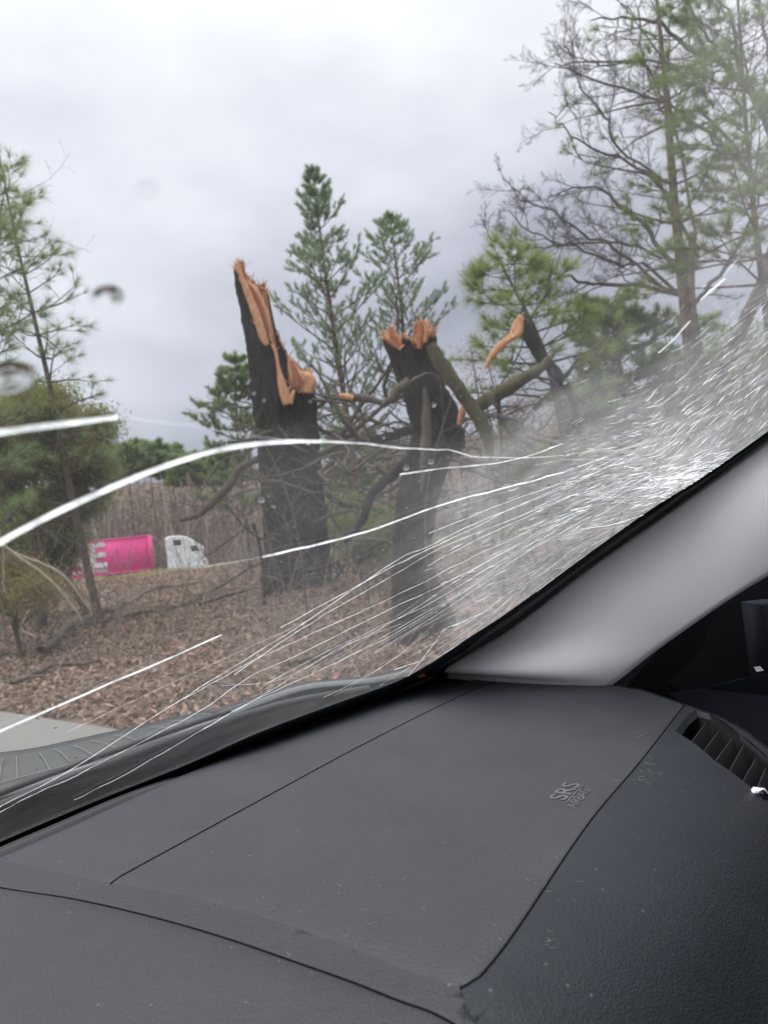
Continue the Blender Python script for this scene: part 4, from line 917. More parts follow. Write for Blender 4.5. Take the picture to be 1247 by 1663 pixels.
vent_hole_px = [(1096, 1188), (1112, 1166), (1128, 1153), (1150, 1158), (1200, 1192), (1250, 1234), (1300, 1290), (1330, 1350), (1290, 1350), (1247, 1303), (1205, 1268), (1160, 1236)]
vh = cxy(vent_hole_px)
edge_r = cxy([(1145, 1157), (1180, 1172), (1215, 1192), (1247, 1216)])
_cut = min(range(len(s3_)), key=lambda i: abs(s3_[i][0]-.262))
ridge_o = band+band2[1:-1]+[s2[0]]+[p for p in s3_[:_cut+1]][::-1]
fas = s2[:]+edge_r+[(.16, .985), (.05, .99), (-.02, .99), (-.02, .37)]
fas = fas+[p for p in s3_[_cut:][::-1] if p[0] > -.015]
panel('dash_ridge', ridge_o, 'dash_mid', .012)
panel('dash_fascia', fas, 'dash_dark', .014, [vh])
s3c = [p for p in s3_ if p[0] > -.015]
panel('center_panel', s3c+[(-.02, .37), (-.02, -.25), (.75, -.35), (.80, .2)]+[(s3c[0][0]+.0, s3c[0][1]-.03)], 'dash', .016)
panel('driver_panel', [(-.02, -.252), (.75, -.352), (.82, .198), (.9, .24), (.97, .2), (.93, -.75), (.1, -.75), (-.02, -.7)], 'dash', .03)

# ridge of the defroster slot along the glass, dark gap behind it
def strip(name, A, B, matn, parent=None, H=None, smooth=True, thick=None):
    """quad strip between two 3-D lines"""
    A = np.array(A); B = np.array(B); n_ = len(A); V = np.concatenate([A, B]); Q = [(i, i+1, n_+i+1, n_+i) for i in range(n_-1)]
    return obj(name, V, np.array(Q), M[matn], parent or CAR, smooth=smooth)
fr = smooth_line(front, 60)
def slab(name, lines, matn, parent=None, closed=True, smooth=False, label=None):
    """loft of several 3-D lines forming a closed section"""
    n_ = len(lines[0]); k_ = len(lines); V = np.concatenate([np.array(l) for l in lines]); Q = []
    for a in range(k_ if closed else k_-1):
        b = (a+1) % k_
        Q += [(a*n_+i, a*n_+i+1, b*n_+i+1, b*n_+i) for i in range(n_-1)]
    o = obj(name, V, np.array(Q), M[matn], parent or CAR, smooth=smooth)
    if label: tag(o, label)
    return o
fr_in = [fromcar(a-.0, b, surf(a, b, True)+.0) for a, b in fr]
slab('defroster_lip', [fr_in, [fromcar(a, b, surf(a, b, True)-.012) for a, b in fr], [fromcar(a+.012, b+.004, -.36) for a, b in fr]], 'black', closed=False)
# recessed tray in front of the dashboard
slab('defroster_tray', [[fromcar(a+.004, b+.002, -.338) for a, b in fr], [fromcar(a+.22, b+.06, -.352) for a, b in fr]], 'black_matte', closed=False)
# low ridge at the left front, dark slot beside it
rl = []
for x, y in [(-60, 1418), (0, 1388), (100, 1344), (200, 1297), (280, 1262), (318, 1246)]:
    q_ = tocar(ray(x, y)); q_ = q_*(-.300/q_[2]); rl.append((q_[0]+.006, q_[1]))
rl = smooth_line(rl, 30); hh_ = np.sin(np.linspace(.9, math.pi, 30))*.012
slab('defroster_ridge', [[fromcar(a-.004, b, -.318) for (a, b) in rl], [fromcar(a, b, -.312+h) for (a, b), h in zip(rl, hh_)], [fromcar(a+.018, b+.004, -.313+h) for (a, b), h in zip(rl, hh_)], [fromcar(a+.03, b+.006, -.335) for (a, b) in rl]], 'black', closed=False, smooth=True)

# small speaker grille at the foot of the pillar: plate with drilled rows
gp = [(a, b) for a, b in gr]; gpl = [fromcar(a, b, -.3035) for a, b in gp]
o = obj('speaker_grille', gpl+[p-np.array([0, 0, .01]) for p in gpl], [tuple(range(6)), tuple(range(6, 12))[::-1]]+[(i, (i+1) % 6, 6+(i+1) % 6, 6+i) for i in range(6)], M['dash_dark'], CAR)
m = MB(); g_ = np.array(gp); lo, hi = g_.min(0), g_.max(0)
for i, a in enumerate(np.arange(lo[0], hi[0], .0055)):
    for b in np.arange(lo[1]+(.003 if i % 2 else 0), hi[1], .0055):
        if inside((a, b), gp):
            c = fromcar(a, b, -.3030); an_ = np.arange(6)*math.pi/3; V = [c+.0017*(CF*math.cos(t)+CL*math.sin(t)) for t in an_]; m.add(V+[c], [(i_, (i_+1) % 6, 6, 6) for i_ in range(6)])
V = np.concatenate(m.v); Fq = [tuple(dict.fromkeys(t)) for t in np.concatenate(m.f)]
h_ = obj('grille_holes', V, Fq, M['black_matte'], o); h_['kind'] = 'stuff'

# outer rim line of the dashboard on the door side
er = [fromcar(a, b, surf(a, b)) for a, b in smooth_line(cxy([(1000, 1114), (1040, 1121), (1110, 1145), (1145, 1157), (1180, 1172), (1215, 1192), (1247, 1216)])+[(.16, .985), (.05, .99)], 50)]
er = np.array(er); tag(slab('dash_edge_trim', [er+np.array([0, 0, .001]), er+CL*.003+np.array([0, 0, .0005]), er+CL*.006+np.array([0, 0, -.006]), er+CL*.006+np.array([0, 0, -.2]), er-CL*.004+np.array([0, 0, -.2])], 'dash', closed=False, smooth=True))

# vent: recessed housing, frame, six fins, a chrome-tipped tab
vc = np.mean(np.array(vh), 0)
vh3 = [fromcar(a, b, surf(a, b, True)-.0005) for a, b in vh]
inset = [(vc[0]+(a-vc[0])*.93, vc[1]+(b-vc[1])*.93) for a, b in vh]
nrm_v = np.array([0, 0, -1.])*.045 + CF*.02
vent = obj('air_vent', vh3+[fromcar(a, b, surf(a, b, True)-.007) for a, b in inset]+[fromcar(a, b, surf(a, b, True))+nrm_v for a, b in inset],
           [(i, (i+1) % 12, 12+(i+1) % 12, 12+i) for i in range(12)]+[(12+i, 12+(i+1) % 12, 24+(i+1) % 12, 24+i) for i in range(12)]+[tuple(24+i for i in range(12))], M['black'], CAR)
slab_w = 0
inner = [(1106, 1192), (1140, 1160), (1200, 1200), (1247, 1242), (1290, 1290), (1280, 1330), (1240, 1296), (1200, 1262), (1160, 1232)]
fins = [((1117, 1203), (1144, 1167)), ((1138, 1216), (1166, 1179)), ((1158, 1230), (1187, 1191)), ((1180, 1248), (1205, 1203)), ((1201, 1266), (1226, 1223)), ((1221, 1286), (1241, 1240)), ((1240, 1304), (1260, 1258)), ((1262, 1326), (1280, 1280))]
for (x0, y0), (x1, y1) in fins:
    a = hit(x0, y0, dash_z); b = hit(x1, y1, dash_z); A = fromcar(*a)-np.array([0, 0, .006]); B = fromcar(*b)-np.array([0, 0, .006])
    sdv = np.cross(B-A, (0, 0, 1)); sdv /= np.linalg.norm(sdv); dn = np.array([0, 0, -.03])+sdv*.006
    V = []
    for p in (A, B):
        V += [p-sdv*.0007, p+sdv*.0007, p+sdv*.0007+dn, p-sdv*.0007+dn]
    obj('vent_fin', V, [(0, 1, 2, 3), (4, 7, 6, 5), (0, 4, 5, 1), (1, 5, 6, 2), (2, 6, 7, 3), (3, 7, 4, 0)], M['vent'], vent)
m = MB(); c = fromcar(*hit(1246, 1298, dash_z))+np.array([0, 0, .004]); a_ = CL*.5-CF; a_ /= np.linalg.norm(a_)
m.tube([c, c-a_*.004+np.array([0, 0, .003]), c-a_*.012+np.array([0, 0, .004]), c-a_*.02], [.003, .0065, .0065, .002], 12); m.build('vent_tab', M['chrome'], vent)

for (L, w_, dp), par, hw_s in zip(SEAMS, ('airbag_cover', 'airbag_cover', 'center_panel'), (.0014, .0008, .0012)):
    t_ = np.gradient(L, axis=0); t_ /= np.linalg.norm(t_, axis=1)[:, None]; nn = np.stack([-t_[:, 1], t_[:, 0]], 1)
    ls = [[fromcar(p[0], p[1], surf(*L[i])+h) for i, p in enumerate(L+nn*hw_s*o_)] for o_, h in ((-1.25, -.0004), (-1, .0006), (1, .0006), (1.25, -.0004))]
    slab('seam', ls, 'black_matte', parent=bpy.data.objects[par], closed=False, smooth=False)
# raised lettering on the airbag cover
def emboss(body, px0, px1, hratio, name, offset=0, bold=0, italic=0, shear=None):
    a = hit(*px0, dash_z); b = hit(*px1, dash_z); u = np.array(b[:2])-np.array(a[:2]); Lw = np.linalg.norm(u); u /= Lw; vdir = np.array([u[1], -u[0]])
    if vdir[0] < 0: vdir = -vdir                     # text top faces the windshield
    cu = bpy.data.curves.new(name, 'FONT'); cu.body = body; cu.size = 1; cu.extrude = .02; cu.offset = bold; cu.resolution_u = 3
    o = bpy.data.objects.new(name, cu); COL.objects.link(o); bpy.context.view_layer.update()
    me = bpy.data.meshes.new_from_object(o.evaluated_get(bpy.context.evaluated_depsgraph_get())); bpy.data.objects.remove(o)
    co = np.array([v_.co[:] for v_ in me.vertices]); w_ = co[:, 0].max()-co[:, 0].min(); hgt = co[:, 1].max()-co[:, 1].min(); co[:, 0] -= co[:, 0].min(); co[:, 1] -= co[:, 1].min()
    sx = Lw/w_; sy = Lw*hratio/hgt; V = []
    for x, y, z in co:
        p = np.array(a[:2])+u*x*sx+vdir*(y*sy+offset*Lw); V.append(fromcar(p[0], p[1], surf(p[0], p[1], True)+(.0009 if z > 0 else -.0005)))
    Fc = [tuple(pp.vertices) for pp in me.polygons]
    return obj(name, V, Fc, M['emboss'], bpy.data.objects['airbag_cover'])
M['emboss'] = mat('embossed_letter_plastic', (.10, .103, .11), .45)
emboss('SRS', (918, 1301), (944, 1274), .40, 'lettering', .0, .015)
emboss('AIRBAG', (933, 1313), (959, 1284), .24, 'lettering', -.02, 0)
a = hit(919, 1305, dash_z); b = hit(946, 1276, dash_z); u = (np.array(b)-np.array(a))[:2]; u /= np.linalg.norm(u); nv = np.array([u[1], -u[0]])*.0006
q4 = [np.array(a[:2])+nv, np.array(b[:2])+nv, np.array(b[:2])-nv, np.array(a[:2])-nv]
V = [fromcar(p[0], p[1], surf(*p, True)+.0010) for p in q4]+[fromcar(p[0], p[1], surf(*p, True)-.0005) for p in q4]
obj('lettering', V, [(0, 1, 2, 3), (0, 4, 5, 1), (1, 5, 6, 2), (2, 6, 7, 3), (3, 7, 4, 0)], M['emboss'], bpy.data.objects['airbag_cover'])

# scratches on the dashboard
m = MB()
for px, n_, sp, an0 in (((1035, 1255), 16, 24, .3), ((905, 1430), 6, 30, .3), ((560, 1500), 10, 60, .25), ((880, 1520), 6, 25, .2), ((1040, 1190), 7, 16, -.5)):
    for i in range(n_):
        x = px[0]+rng.normal(0, sp); y = px[1]+rng.normal(0, sp*.6); an_ = an0+rng.normal(0, .25); l = rng.uniform(4, 17)
        pr = []
        for t in (0, .5, 1):
            c = hit(x+l*t*math.cos(an_), y+l*t*math.sin(an_)+(1.2 if t == .5 else 0), lambda f_, l_: surf(f_, l_, True)); pr.append(fromcar(*c)+np.array([0, 0, .0002]))
        m.tube(pr, [.0001, .00022, .0001], 4)
sc_ = m.build('scratches', mat('pale_scuff', (.22, .22, .22), .8), bpy.data.objects['dash_fascia']); sc_['kind'] = 'stuff'

# ---- windshield
us = np.linspace(-.95, 1.30, 110); vs = np.linspace(0, 1, 90)
def dust_and_reflection_at(px, py):
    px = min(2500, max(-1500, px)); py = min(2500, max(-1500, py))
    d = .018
    # painted reflection veil over the shattered right side, its edge curving down beside the forked trunk
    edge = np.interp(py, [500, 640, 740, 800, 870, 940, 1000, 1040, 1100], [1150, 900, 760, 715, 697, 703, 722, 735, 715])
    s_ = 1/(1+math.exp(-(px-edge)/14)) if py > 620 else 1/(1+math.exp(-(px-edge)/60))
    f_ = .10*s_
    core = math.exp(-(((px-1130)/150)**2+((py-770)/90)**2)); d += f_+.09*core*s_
    band_ = .025*(1/(1+math.exp(-(py-705)/10)))*(1/(1+math.exp(-(px-380)/40)))  # pale reflection band painted across the lower glass
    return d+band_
def proj(p):
    z = p@_f
    if z < .01: return None
    return (W0/2+F*(p@_r)/z, H0/2-F*(p@_u)/z)
Vg = []; dust_and_reflection = []
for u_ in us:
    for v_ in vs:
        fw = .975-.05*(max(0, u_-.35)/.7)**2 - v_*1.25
        p = fromcar(fw, u_, glass_z(fw, u_)); Vg.append(p); pp = proj(p); dust_and_reflection.append(dust_and_reflection_at(*pp) if pp else .03)
Vg = np.array(Vg); nu, nv_ = len(us), len(vs); ii_ = (np.arange(nu-1)[:, None]*nv_+np.arange(nv_-1)[None, :]).ravel()
Q = np.stack([ii_, ii_+nv_, ii_+nv_+1, ii_+1], -1)
# clip at the pillar line
PU_px = [(690, 1100), (720, 1084), (830, 1019), (960, 919), (1100, 820), (1247, 712), (1400, 598)]
PU = smooth_line([hit(x, y, glass_z) for x, y in PU_px], 60)
print('PU', PU[::10].round(3))
lim = lambda fw: np.interp(fw, PU[::-1, 0], PU[::-1, 1])+.03
carV = np.stack([Vg@CF, Vg@CL], 1); ok = carV[:, 1] < lim(carV[:, 0])+.03
Q = Q[ok[Q].all(1)]
ws = obj('windshield', Vg, Q, M['glass'], CAR, smooth=True); tag(ws, 'cracked windshield, shattered white at its right side')
at = ws.data.attributes.new('dust_and_reflection', 'FLOAT', 'POINT'); at.data.foreach_set('value', np.array(dust_and_reflection, dtype=np.float32))

def gp3(x, y, off=.002):
    c = hit(x, y, glass_z); return fromcar(c[0], c[1], c[2]-off)
# black ceramic border of the glass: bottom and up the pillar
inner_b = [(-60, 1392), (0, 1364), (150, 1300), (300, 1240), (420, 1187), (540, 1142), (640, 1106), (700, 1074), (760, 1034), (830, 988), (960, 893), (1060, 822), (1120, 785), (1175, 748), (1247, 697), (1400, 585)]
outer_b = [(-60, 1425), (0, 1398), (150, 1333), (300, 1272), (420, 1221), (540, 1180), (640, 1150), (720, 1115), (790, 1062), (860, 1014), (985, 918), (1085, 845), (1145, 803), (1200, 765), (1270, 712), (1420, 600)]
A = [gp3(*p) for p in smooth_line(inner_b, 90)]; B = [gp3(*p) for p in smooth_line(outer_b, 90)]
o = slab('frit_border', [A, B, [b-np.array([0, 0, .002]) for b in B], [a-np.array([0, 0, .001]) for a in A]], 'frit', parent=ws)
# fading dots of the border
m = MB(); Lb = smooth_line(inner_b, 500); t_ = np.gradient(Lb, axis=0); t_ /= np.linalg.norm(t_, axis=1)[:, None]
for row in range(3):
    pp = []
    for i in range(row % 2, 500, 1):
        x, y = Lb[i]; n2 = np.array([t_[i, 1], -t_[i, 0]]);
        if n2[1] > 0: n2 = -n2
        x, y = np.array([x, y])+n2*(2.5+3.2*row)
        if x < -20 or x > 1270: continue
        c = gp3(x, y); rr = (.0011-.0002*row); V = [c+rr*(math.cos(k_*math.pi/3)*CL+math.sin(k_*math.pi/3)*(CF-.55*np.array([0, 0, 1]))) for k_ in range(6)]; m.add(V, [(0, 1, 2, 3), (0, 3, 4, 5)])
d_ = m.build('frit_dots', M['frit'], ws, smooth=False); d_['kind'] = 'stuff'

GN = np.cross(CL, CF-.62*np.array([0, 0, 1.])); GN /= np.linalg.norm(GN); GN = GN if GN[2] > 0 else -GN
def crack(line, wpx, matn='crack', jag=.6, name='crack', off=.0025, n_=None):
    """a crack as a low ridge of split glass along the windshield; width in photograph pixels along it"""
    line = np.array(line, float); L_ = np.linalg.norm(np.diff(line, axis=0), axis=1).sum(); n_ = n_ or max(6, int(L_/22)); L = smooth_line(line, n_); L[1:-1] += rng.normal(0, jag, L[1:-1].shape)
    w_ = np.interp(np.linspace(0, 1, n_), np.linspace(0, 1, len(wpx)), wpx); pts = []; rr = []
    for (x, y), ww in zip(L, w_):
        p = gp3(x, y, off); d = p@_f; pts.append(p); rr.append(max(ww*(.72 if ww < 4 else .95)/2/F*d*rng.uniform(.9, 1.08), .00008))
    m = MB(); m.ridge(pts, rr, GN); return m.build(name, M[matn], ws)
crack([(-40, 890), (0, 872), (75, 832), (150, 797), (225, 765), (300, 738), (360, 722), (420, 713), (470, 710), (520, 710)], [20, 19, 17, 15, 12, 8], jag=.2)
crack([(520, 710), (580, 713), (650, 721), (700, 724), (745, 729), (770, 737), (830, 739), (900, 736), (1000, 722)], [5, 4, 3, 2.5, 2], 'crack_fine')
crack([(-40, 699), (0, 692), (60, 684), (120, 677), (190, 668)], [19, 18, 17, 12], jag=.2)
crack([(190, 667), (300, 682), (420, 702), (520, 711)], [1.5, 1.5, 1.5], 'crack_fine')
crack([(425, 899), (480, 887), (560, 868), (620, 850), (700, 820), (780, 798), (860, 778), (930, 757), (985, 738)], [8, 7, 7, 6, 5, 5, 4, 2])
crack([(330, 915), (425, 899)], [2, 2], 'crack_fine')
crack([(-40, 1200), (0, 1182), (90, 1143), (180, 1104), (270, 1066), (360, 1026)], [10, 9, 8, 7, 5], jag=.2)
crack([(648, 765), (700, 758), (760, 752), (820, 745), (870, 732), (912, 716)], [4, 3.5, 3, 3.5, 3])
crack([(1068, 568), (1090, 548), (1120, 515)], [5, 5, 4], 'crack_fine')
crack([(1136, 482), (1150, 468), (1162, 458), (1176, 446)], [3, 7, 7, 4])
crack([(940, 857), (980, 852), (1030, 838), (1080, 820), (1130, 795), (1150, 778)], [2, 3, 3, 3, 2, 2])
crack([(734, 1015), (762, 1002), (800, 985)], [2.5, 2.5, 1.5])
crack([(655, 1105), (690, 1062), (722, 1018)], [2, 3, 1.5], 'crack_fine'); crack([(640, 1085), (668, 1076), (690, 1068)], [2.5, 2.5, 1.5])
# the fan of fine cracks from the lower left to the shattered corner
fan = [([(-30, 1322), (60, 1275), (120, 1243), (300, 1128), (380, 1078), (500, 1003), (640, 908), (690, 885), (780, 842), (900, 795), (1010, 742)], [2.6, 2.8, 2.8, 2.4, 2.0]),
       ([(-30, 1334), (50, 1288), (110, 1262), (240, 1196), (330, 1148), (400, 1098), (500, 1052), (640, 982), (700, 955), (860, 872), (1000, 798)], [2.2, 2.4, 2.2, 2.0, 1.6]),
       ([(120, 1296), (200, 1256), (290, 1205), (400, 1140), (520, 1085), (640, 1026), (740, 965), (860, 890), (960, 835)], [1.6, 1.8, 1.8, 1.5]),
       ([(455, 1015), (560, 958), (640, 915), (700, 885), (760, 858), (830, 822), (960, 765)], [3, 3, 2.4, 2, 1.6]),
       ([(110, 1184), (240, 1123), (380, 1058), (500, 1004)], [1.2, 1.2, 1.2]),
       ([(380, 1092), (470, 1030), (560, 975), (640, 930), (720, 884), (880, 820), (1000, 770)], [2.2, 2.2, 1.8, 1.4]),
       ([(300, 1130), (420, 1065), (540, 1010), (640, 965), (760, 905), (900, 840), (1020, 780)], [2.2, 2.0, 1.8, 1.4]),
       ([(330, 1180), (420, 1130), (520, 1068), (640, 1005), (740, 940), (840, 880), (960, 815)], [1.6, 1.6, 1.6, 1.2]),
       ([(695, 862), (760, 836), (830, 808), (900, 784), (990, 745)], [2.6, 2.4, 2, 1.6]), ([(695, 915), (760, 880), (840, 842), (930, 800)], [2, 2, 1.6]),
       ([(430, 1108), (520, 1060), (610, 1018), (700, 975), (800, 915), (900, 860)], [1.4, 1.6, 1.4]), ([(360, 1110), (455, 1100), (560, 1045), (650, 1010)], [1, 1.2, 1]),
       ([(380, 1220), (300, 1262), (230, 1300), (150, 1345)], [1.5, 1.4, 1.2])]
for l, w_ in fan: crack(l, w_, 'crack', .5)
for i in range(20):
    t = i/19; x0 = 400+330*t+rng.normal(0, 22); y0 = 1165-75*t+rng.normal(0, 12)
    x1 = rng.uniform(880, 1080); f_ = rng.uniform(.35, 1.0); ty = 770+rng.normal(0, 14)+75*t+(1080-x1)*.42
    s0 = rng.uniform(0, .35); a = np.array([x0, y0]); b = np.array([x1, ty]); p0 = a+(b-a)*s0; p1 = a+(b-a)*min(1, s0+f_); mid = (p0+p1)/2+np.array([4, 7])
    crack([p0, mid, p1], [.7, 1.0, .7] if i % 3 else [1.0, 1.4, 1.0], 'crack' if i % 3 == 0 else 'crack_fine', .4)
for l in ([(1010, 830), (985, 880), (950, 950)], [(1080, 850), (1060, 870), (1040, 900)], [(870, 1000), (905, 930), (950, 880)], [(800, 600), (810, 650), (806, 690)], [(640, 870), (560, 905), (450, 940), (360, 965), (250, 985)], [(905, 990), (940, 935), (965, 880)]):
    crack(l, [1.6, 1.4, 1], 'crack_dark', .5)

# shattered web: thousands of short glints lying along the stress lines
def web(n_, seed, matn, name, wr=(.6, 1.7), lr=(5, 26), core=False):
    r = np.random.default_rng(seed); m = MB(); c_ = 0
    while c_ < n_:
        if core: x = 1110+r.normal(0, 42); y = 776+r.normal(0, 18)-(x-1110)*.25
        else:
            t = r.random(); x = 690+560*t**.75+r.normal(0, 15); mid = 960-.78*(x-690); mid = np.interp(x, [680, 800, 900, 1000, 1100, 1180, 1250], [960, 900, 840, 770, 700, 640, 590]); sp = np.interp(x, [680, 850, 1000, 1100, 1250], [55, 62, 58, 75, 70]); y = mid+r.normal(0, sp)
        lim_y = np.interp(x, [700, 830, 960, 1100, 1247], [1070, 985, 890, 795, 695])
        if y > lim_y or x > 1265: continue
        if x < 900 and r.random() > .35: continue
        base_a = math.atan2(770-y, 1190-x) if x < 1050 else -.62-.0006*(x-1050)
        if x < 1050: base_a = max(-.75, min(-.30, base_a*.6-.36*.5))
        if core: base_a = -.25
        an_ = base_a+r.normal(0, .13); l = r.uniform(*lr)*(.7+.5*r.random()); w_ = r.uniform(*wr)
        pr = [gp3(x+l*k_*math.cos(an_), y+l*k_*math.sin(an_)+bb, .0025) for k_, bb in ((0, 0), (.5, r.normal(0, .8)), (1, 0))]; d = pr[0]@_f
        m.ridge(pr, [w_*.3/F*d, w_*.55/F*d, w_*.15/F*d], GN); c_ += 1
    o = m.build(name, M[matn], ws); o['kind'] = 'stuff'; return o
web(1200, 5, 'crack_fine', 'shattered_web', (.5, 1.2)); web(260, 6, 'crack', 'shattered_web', (.9, 2.2), (8, 34)); web(190, 7, 'crack', 'shattered_web', (.8, 2.2), (10, 36), True); web(190, 9, 'crack_fine', 'shattered_web', (.5, 1.0), (45, 130)); web(700, 8, 'crack_dark', 'shattered_web', (.6, 1.5), (4, 18))

# rain drops on the outside of the glass
def drop_mesh(mb, x, y, rpx, asp=1.0, ang=0.0, hgt=.45, side=1, bell=False):
    c = gp3(x, y, -.001*side); d = c@_f; R_ = rpx/F*d
    nrm = np.cross(CL, CF*1.0+np.array([0, 0, -.62])); nrm /= np.linalg.norm(nrm); nrm = nrm if nrm[2] > 0 else -nrm
    uu = CL-nrm*(CL@nrm); uu /= np.linalg.norm(uu); vv = np.cross(nrm, uu); ca, sa = math.cos(ang), math.sin(ang); a1 = uu*ca+vv*sa; a2 = -uu*sa+vv*ca
    V = [c+nrm*R_*hgt]; K = 24 if bell else 12; rings = 10 if bell else 4
    for i in range(1, rings+1):
        ph = i/rings*math.pi/2; rr_, hh2 = (i/rings, (1+math.cos(math.pi*i/rings))/2) if bell else (math.sin(ph), math.cos(ph))
        for k_ in range(K): t = k_*2*math.pi/K; V.append(c+a1*R_*asp*rr_*math.cos(t)+a2*R_*rr_*math.sin(t)+nrm*R_*hgt*hh2)
    V.append(c-nrm*.0001); Q = []
    for k_ in range(K): Q.append((0, 1+k_, 1+(k_+1) % K, 1+(k_+1) % K))
    for i in range(rings-1):
        for k_ in range(K): Q.append((1+i*K+k_, 1+(i+1)*K+k_, 1+(i+1)*K+(k_+1) % K, 1+i*K+(k_+1) % K))
    e0 = 1+(rings-1)*K
    for k_ in range(K): Q.append((e0+k_, len(V)-1, e0+(k_+1) % K, e0+(k_+1) % K))
    mb.add(V, Q)
def drop_obj(mb, name, parent=None):
    V = np.concatenate(mb.v); Fq = [tuple(dict.fromkeys(t)) for t in np.concatenate(mb.f).tolist()]; o = obj(name, V, Fq, M['water'], parent, smooth=True)
    b_ = bmesh.new(); b_.from_mesh(o.data); bmesh.ops.recalc_face_normals(b_, faces=b_.faces); bmesh.ops.split_edges(b_, edges=[e_ for e_ in b_.edges if len(e_.link_faces) == 2 and e_.calc_face_angle() > 1.0]); b_.to_mesh(o.data); b_.free(); return o
for x, y, r_, lab in ((175, 487, 19, 'large blurred rain drop on the glass against the pale sky'), (240, 312, 13, 'faint blurred rain drop high on the glass above the large one'), (15, 618, 24, 'blurred rain drop on the glass at the left edge above the white crack')):
    m = MB(); drop_mesh(m, x, y, r_*1.6, 1.15, 0, .10 if y < 400 else .22, 1, True); tag(drop_obj(m, 'rain_drop'), lab, 'rain drop', 'large rain drops on the windshield')
m = MB()
for i in range(170):
    if i < 110: x = rng.uniform(380, 1100); y = rng.uniform(640, 1060)
    else: x = rng.uniform(30, 500); y = rng.uniform(1080, 1260)
    lim_y = np.interp(x, [0, 300, 600, 700, 830, 960, 1100, 1247], [1320, 1200, 1100, 1060, 980, 890, 795, 690])
    if y > lim_y: continue
    drop_mesh(m, x, y, rng.uniform(1.0, 2.8), rng.uniform(1.2, 2.6), rng.uniform(.2, .9), .25)
for x, y in ((615, 700), (640, 690), (705, 660), (700, 752), (660, 762), (835, 410), (880, 645), (918, 622), (952, 598), (1028, 590), (1076, 662), (1115, 628), (1150, 590), (425, 815), (445, 825), (500, 722), (150, 797)):
    drop_mesh(m, x, y, rng.uniform(3, 5.5), 1.9, .5, .4)
tag(drop_obj(m, 'rain_drops'), 'small rain drops scattered over the windshield glass', 'rain drops', kind='stuff')

# ---- pillar
U_ = [hit(x, y, glass_z) for x, y in PU_px]
U_ = [fromcar(*c)*.985 for c in U_]
Ld = [(840, 1110, 1.335), (1010, 1100, 1.09), (1065, 1057, 1.18), (1118, 1019, 1.13), (1182, 975, 1.05), (1256, 930, .96), (1420, 838, .82)]
L_ = [D(x, y, d) for x, y, d in Ld]
U_ = [D(694, 1104, 1.52), U_[1]*1.025] + U_[2:]; L_[0] = D(988, 1116, 1.215)
_pn = np.cross(U_[5]-U_[2], L_[0]-U_[2]); _pd = _pn@U_[2]                # one plane through the glass edge and the foot of the trim
L_ = [L_[0]]+[ray(x, y)*(_pd/(_pn@ray(x, y))) for x, y, d in Ld[1:]]; L_[1] = L_[1]*.999; U_[0] = ray(702, 1093)*(_pd/(_pn@ray(702, 1093))); print('L depths', [round(float(p@_f), 3) for p in L_], [round(float(p@_f), 3) for p in U_])
Ur = smooth_line(U_, 40); Lr = smooth_line(L_, 40); K = 22; V = []
for i in range(40):
    u_, l_ = Ur[i], Lr[i]; w_ = l_-u_; mid = (u_+l_)/2; tow = -mid/np.linalg.norm(mid)
    for j in range(K):
        s_ = j/(K-1); bul = math.sin(math.pi*s_)**.8*.085*np.linalg.norm(w_) + .0022*math.exp(-((s_-.36)/.012)**2)
        V.append(u_+w_*s_+tow*bul)
    V.append(l_+(-tow)*.05); V.append(u_-tow*.03)
V = [p+np.array([0, 0, -.06])+_f*.05 for p in V[:K+2]]+V       # hidden foot running down behind the dashboard
K2 = K+2; Q = [(i*K2+j, i*K2+j+1, (i+1)*K2+j+1, (i+1)*K2+j) for i in range(40) for j in range(K2-1)]
tag(obj('pillar_trim', V, np.array(Q), M['cloth'], CAR, smooth=True), 'pale grey cloth-covered windshield pillar')
m = MB(); m.tube([p*1.004-np.array([0, 0, .0]) for p in smooth_line([fromcar(*hit(x, y, glass_z))*.985 for x, y in [(650, 1122), (700, 1099)]+[(x-3, y-3) for x, y in PU_px[1:]]], 50)], .006, 8); m.build('glass_seal', M['black'], CAR)

# ---- door side: black corner panel, door top, footwell
def poly3(name, px, matn, thick=.02, label=None):
    V = [D(x, y, d) for x, y, d in px]; n_ = len(V); V += [p+CL*thick+np.array([0, 0, -thick*.2]) for p in V]
    o = obj(name, V, [tuple(range(n_)), tuple(range(n_, 2*n_))[::-1]]+[(i, (i+1) % n_, n_+(i+1) % n_, n_+i) for i in range(n_)], M[matn], CAR)
    if label: tag(o, label)
poly3('corner_panel', [(960, 1060, 1.42), (1060, 1000, 1.38), (1180, 930, 1.30), (1400, 780, 1.2), (1500, 1300, 1.0), (1215, 1230, 1.2), (1100, 1170, 1.3), (985, 1150, 1.36)], 'black_matte', label='black corner trim below the pillar')
poly3('door_panel', [(1085, 1125, 1.25), (1145, 1118, 1.2), (1190, 1105, 1.13), (1225, 1097, 1.08), (1300, 1092, 1.0), (1420, 1150, .95), (1420, 1400, .92), (1247, 1262, 1.08), (1160, 1190, 1.18)], 'navy', .03, 'dark navy door trim at the right edge')
m = MB(); m.box(D(1247, 1050, 1.16), .02, .03, .07); m.build('window_frame', M['navy'], CAR, smooth=False)
poly3('door_reflector', [(1223, 1083, 1.075), (1232, 1082, 1.07), (1238, 1089, 1.07), (1228, 1091, 1.075)], 'cloth', .004)
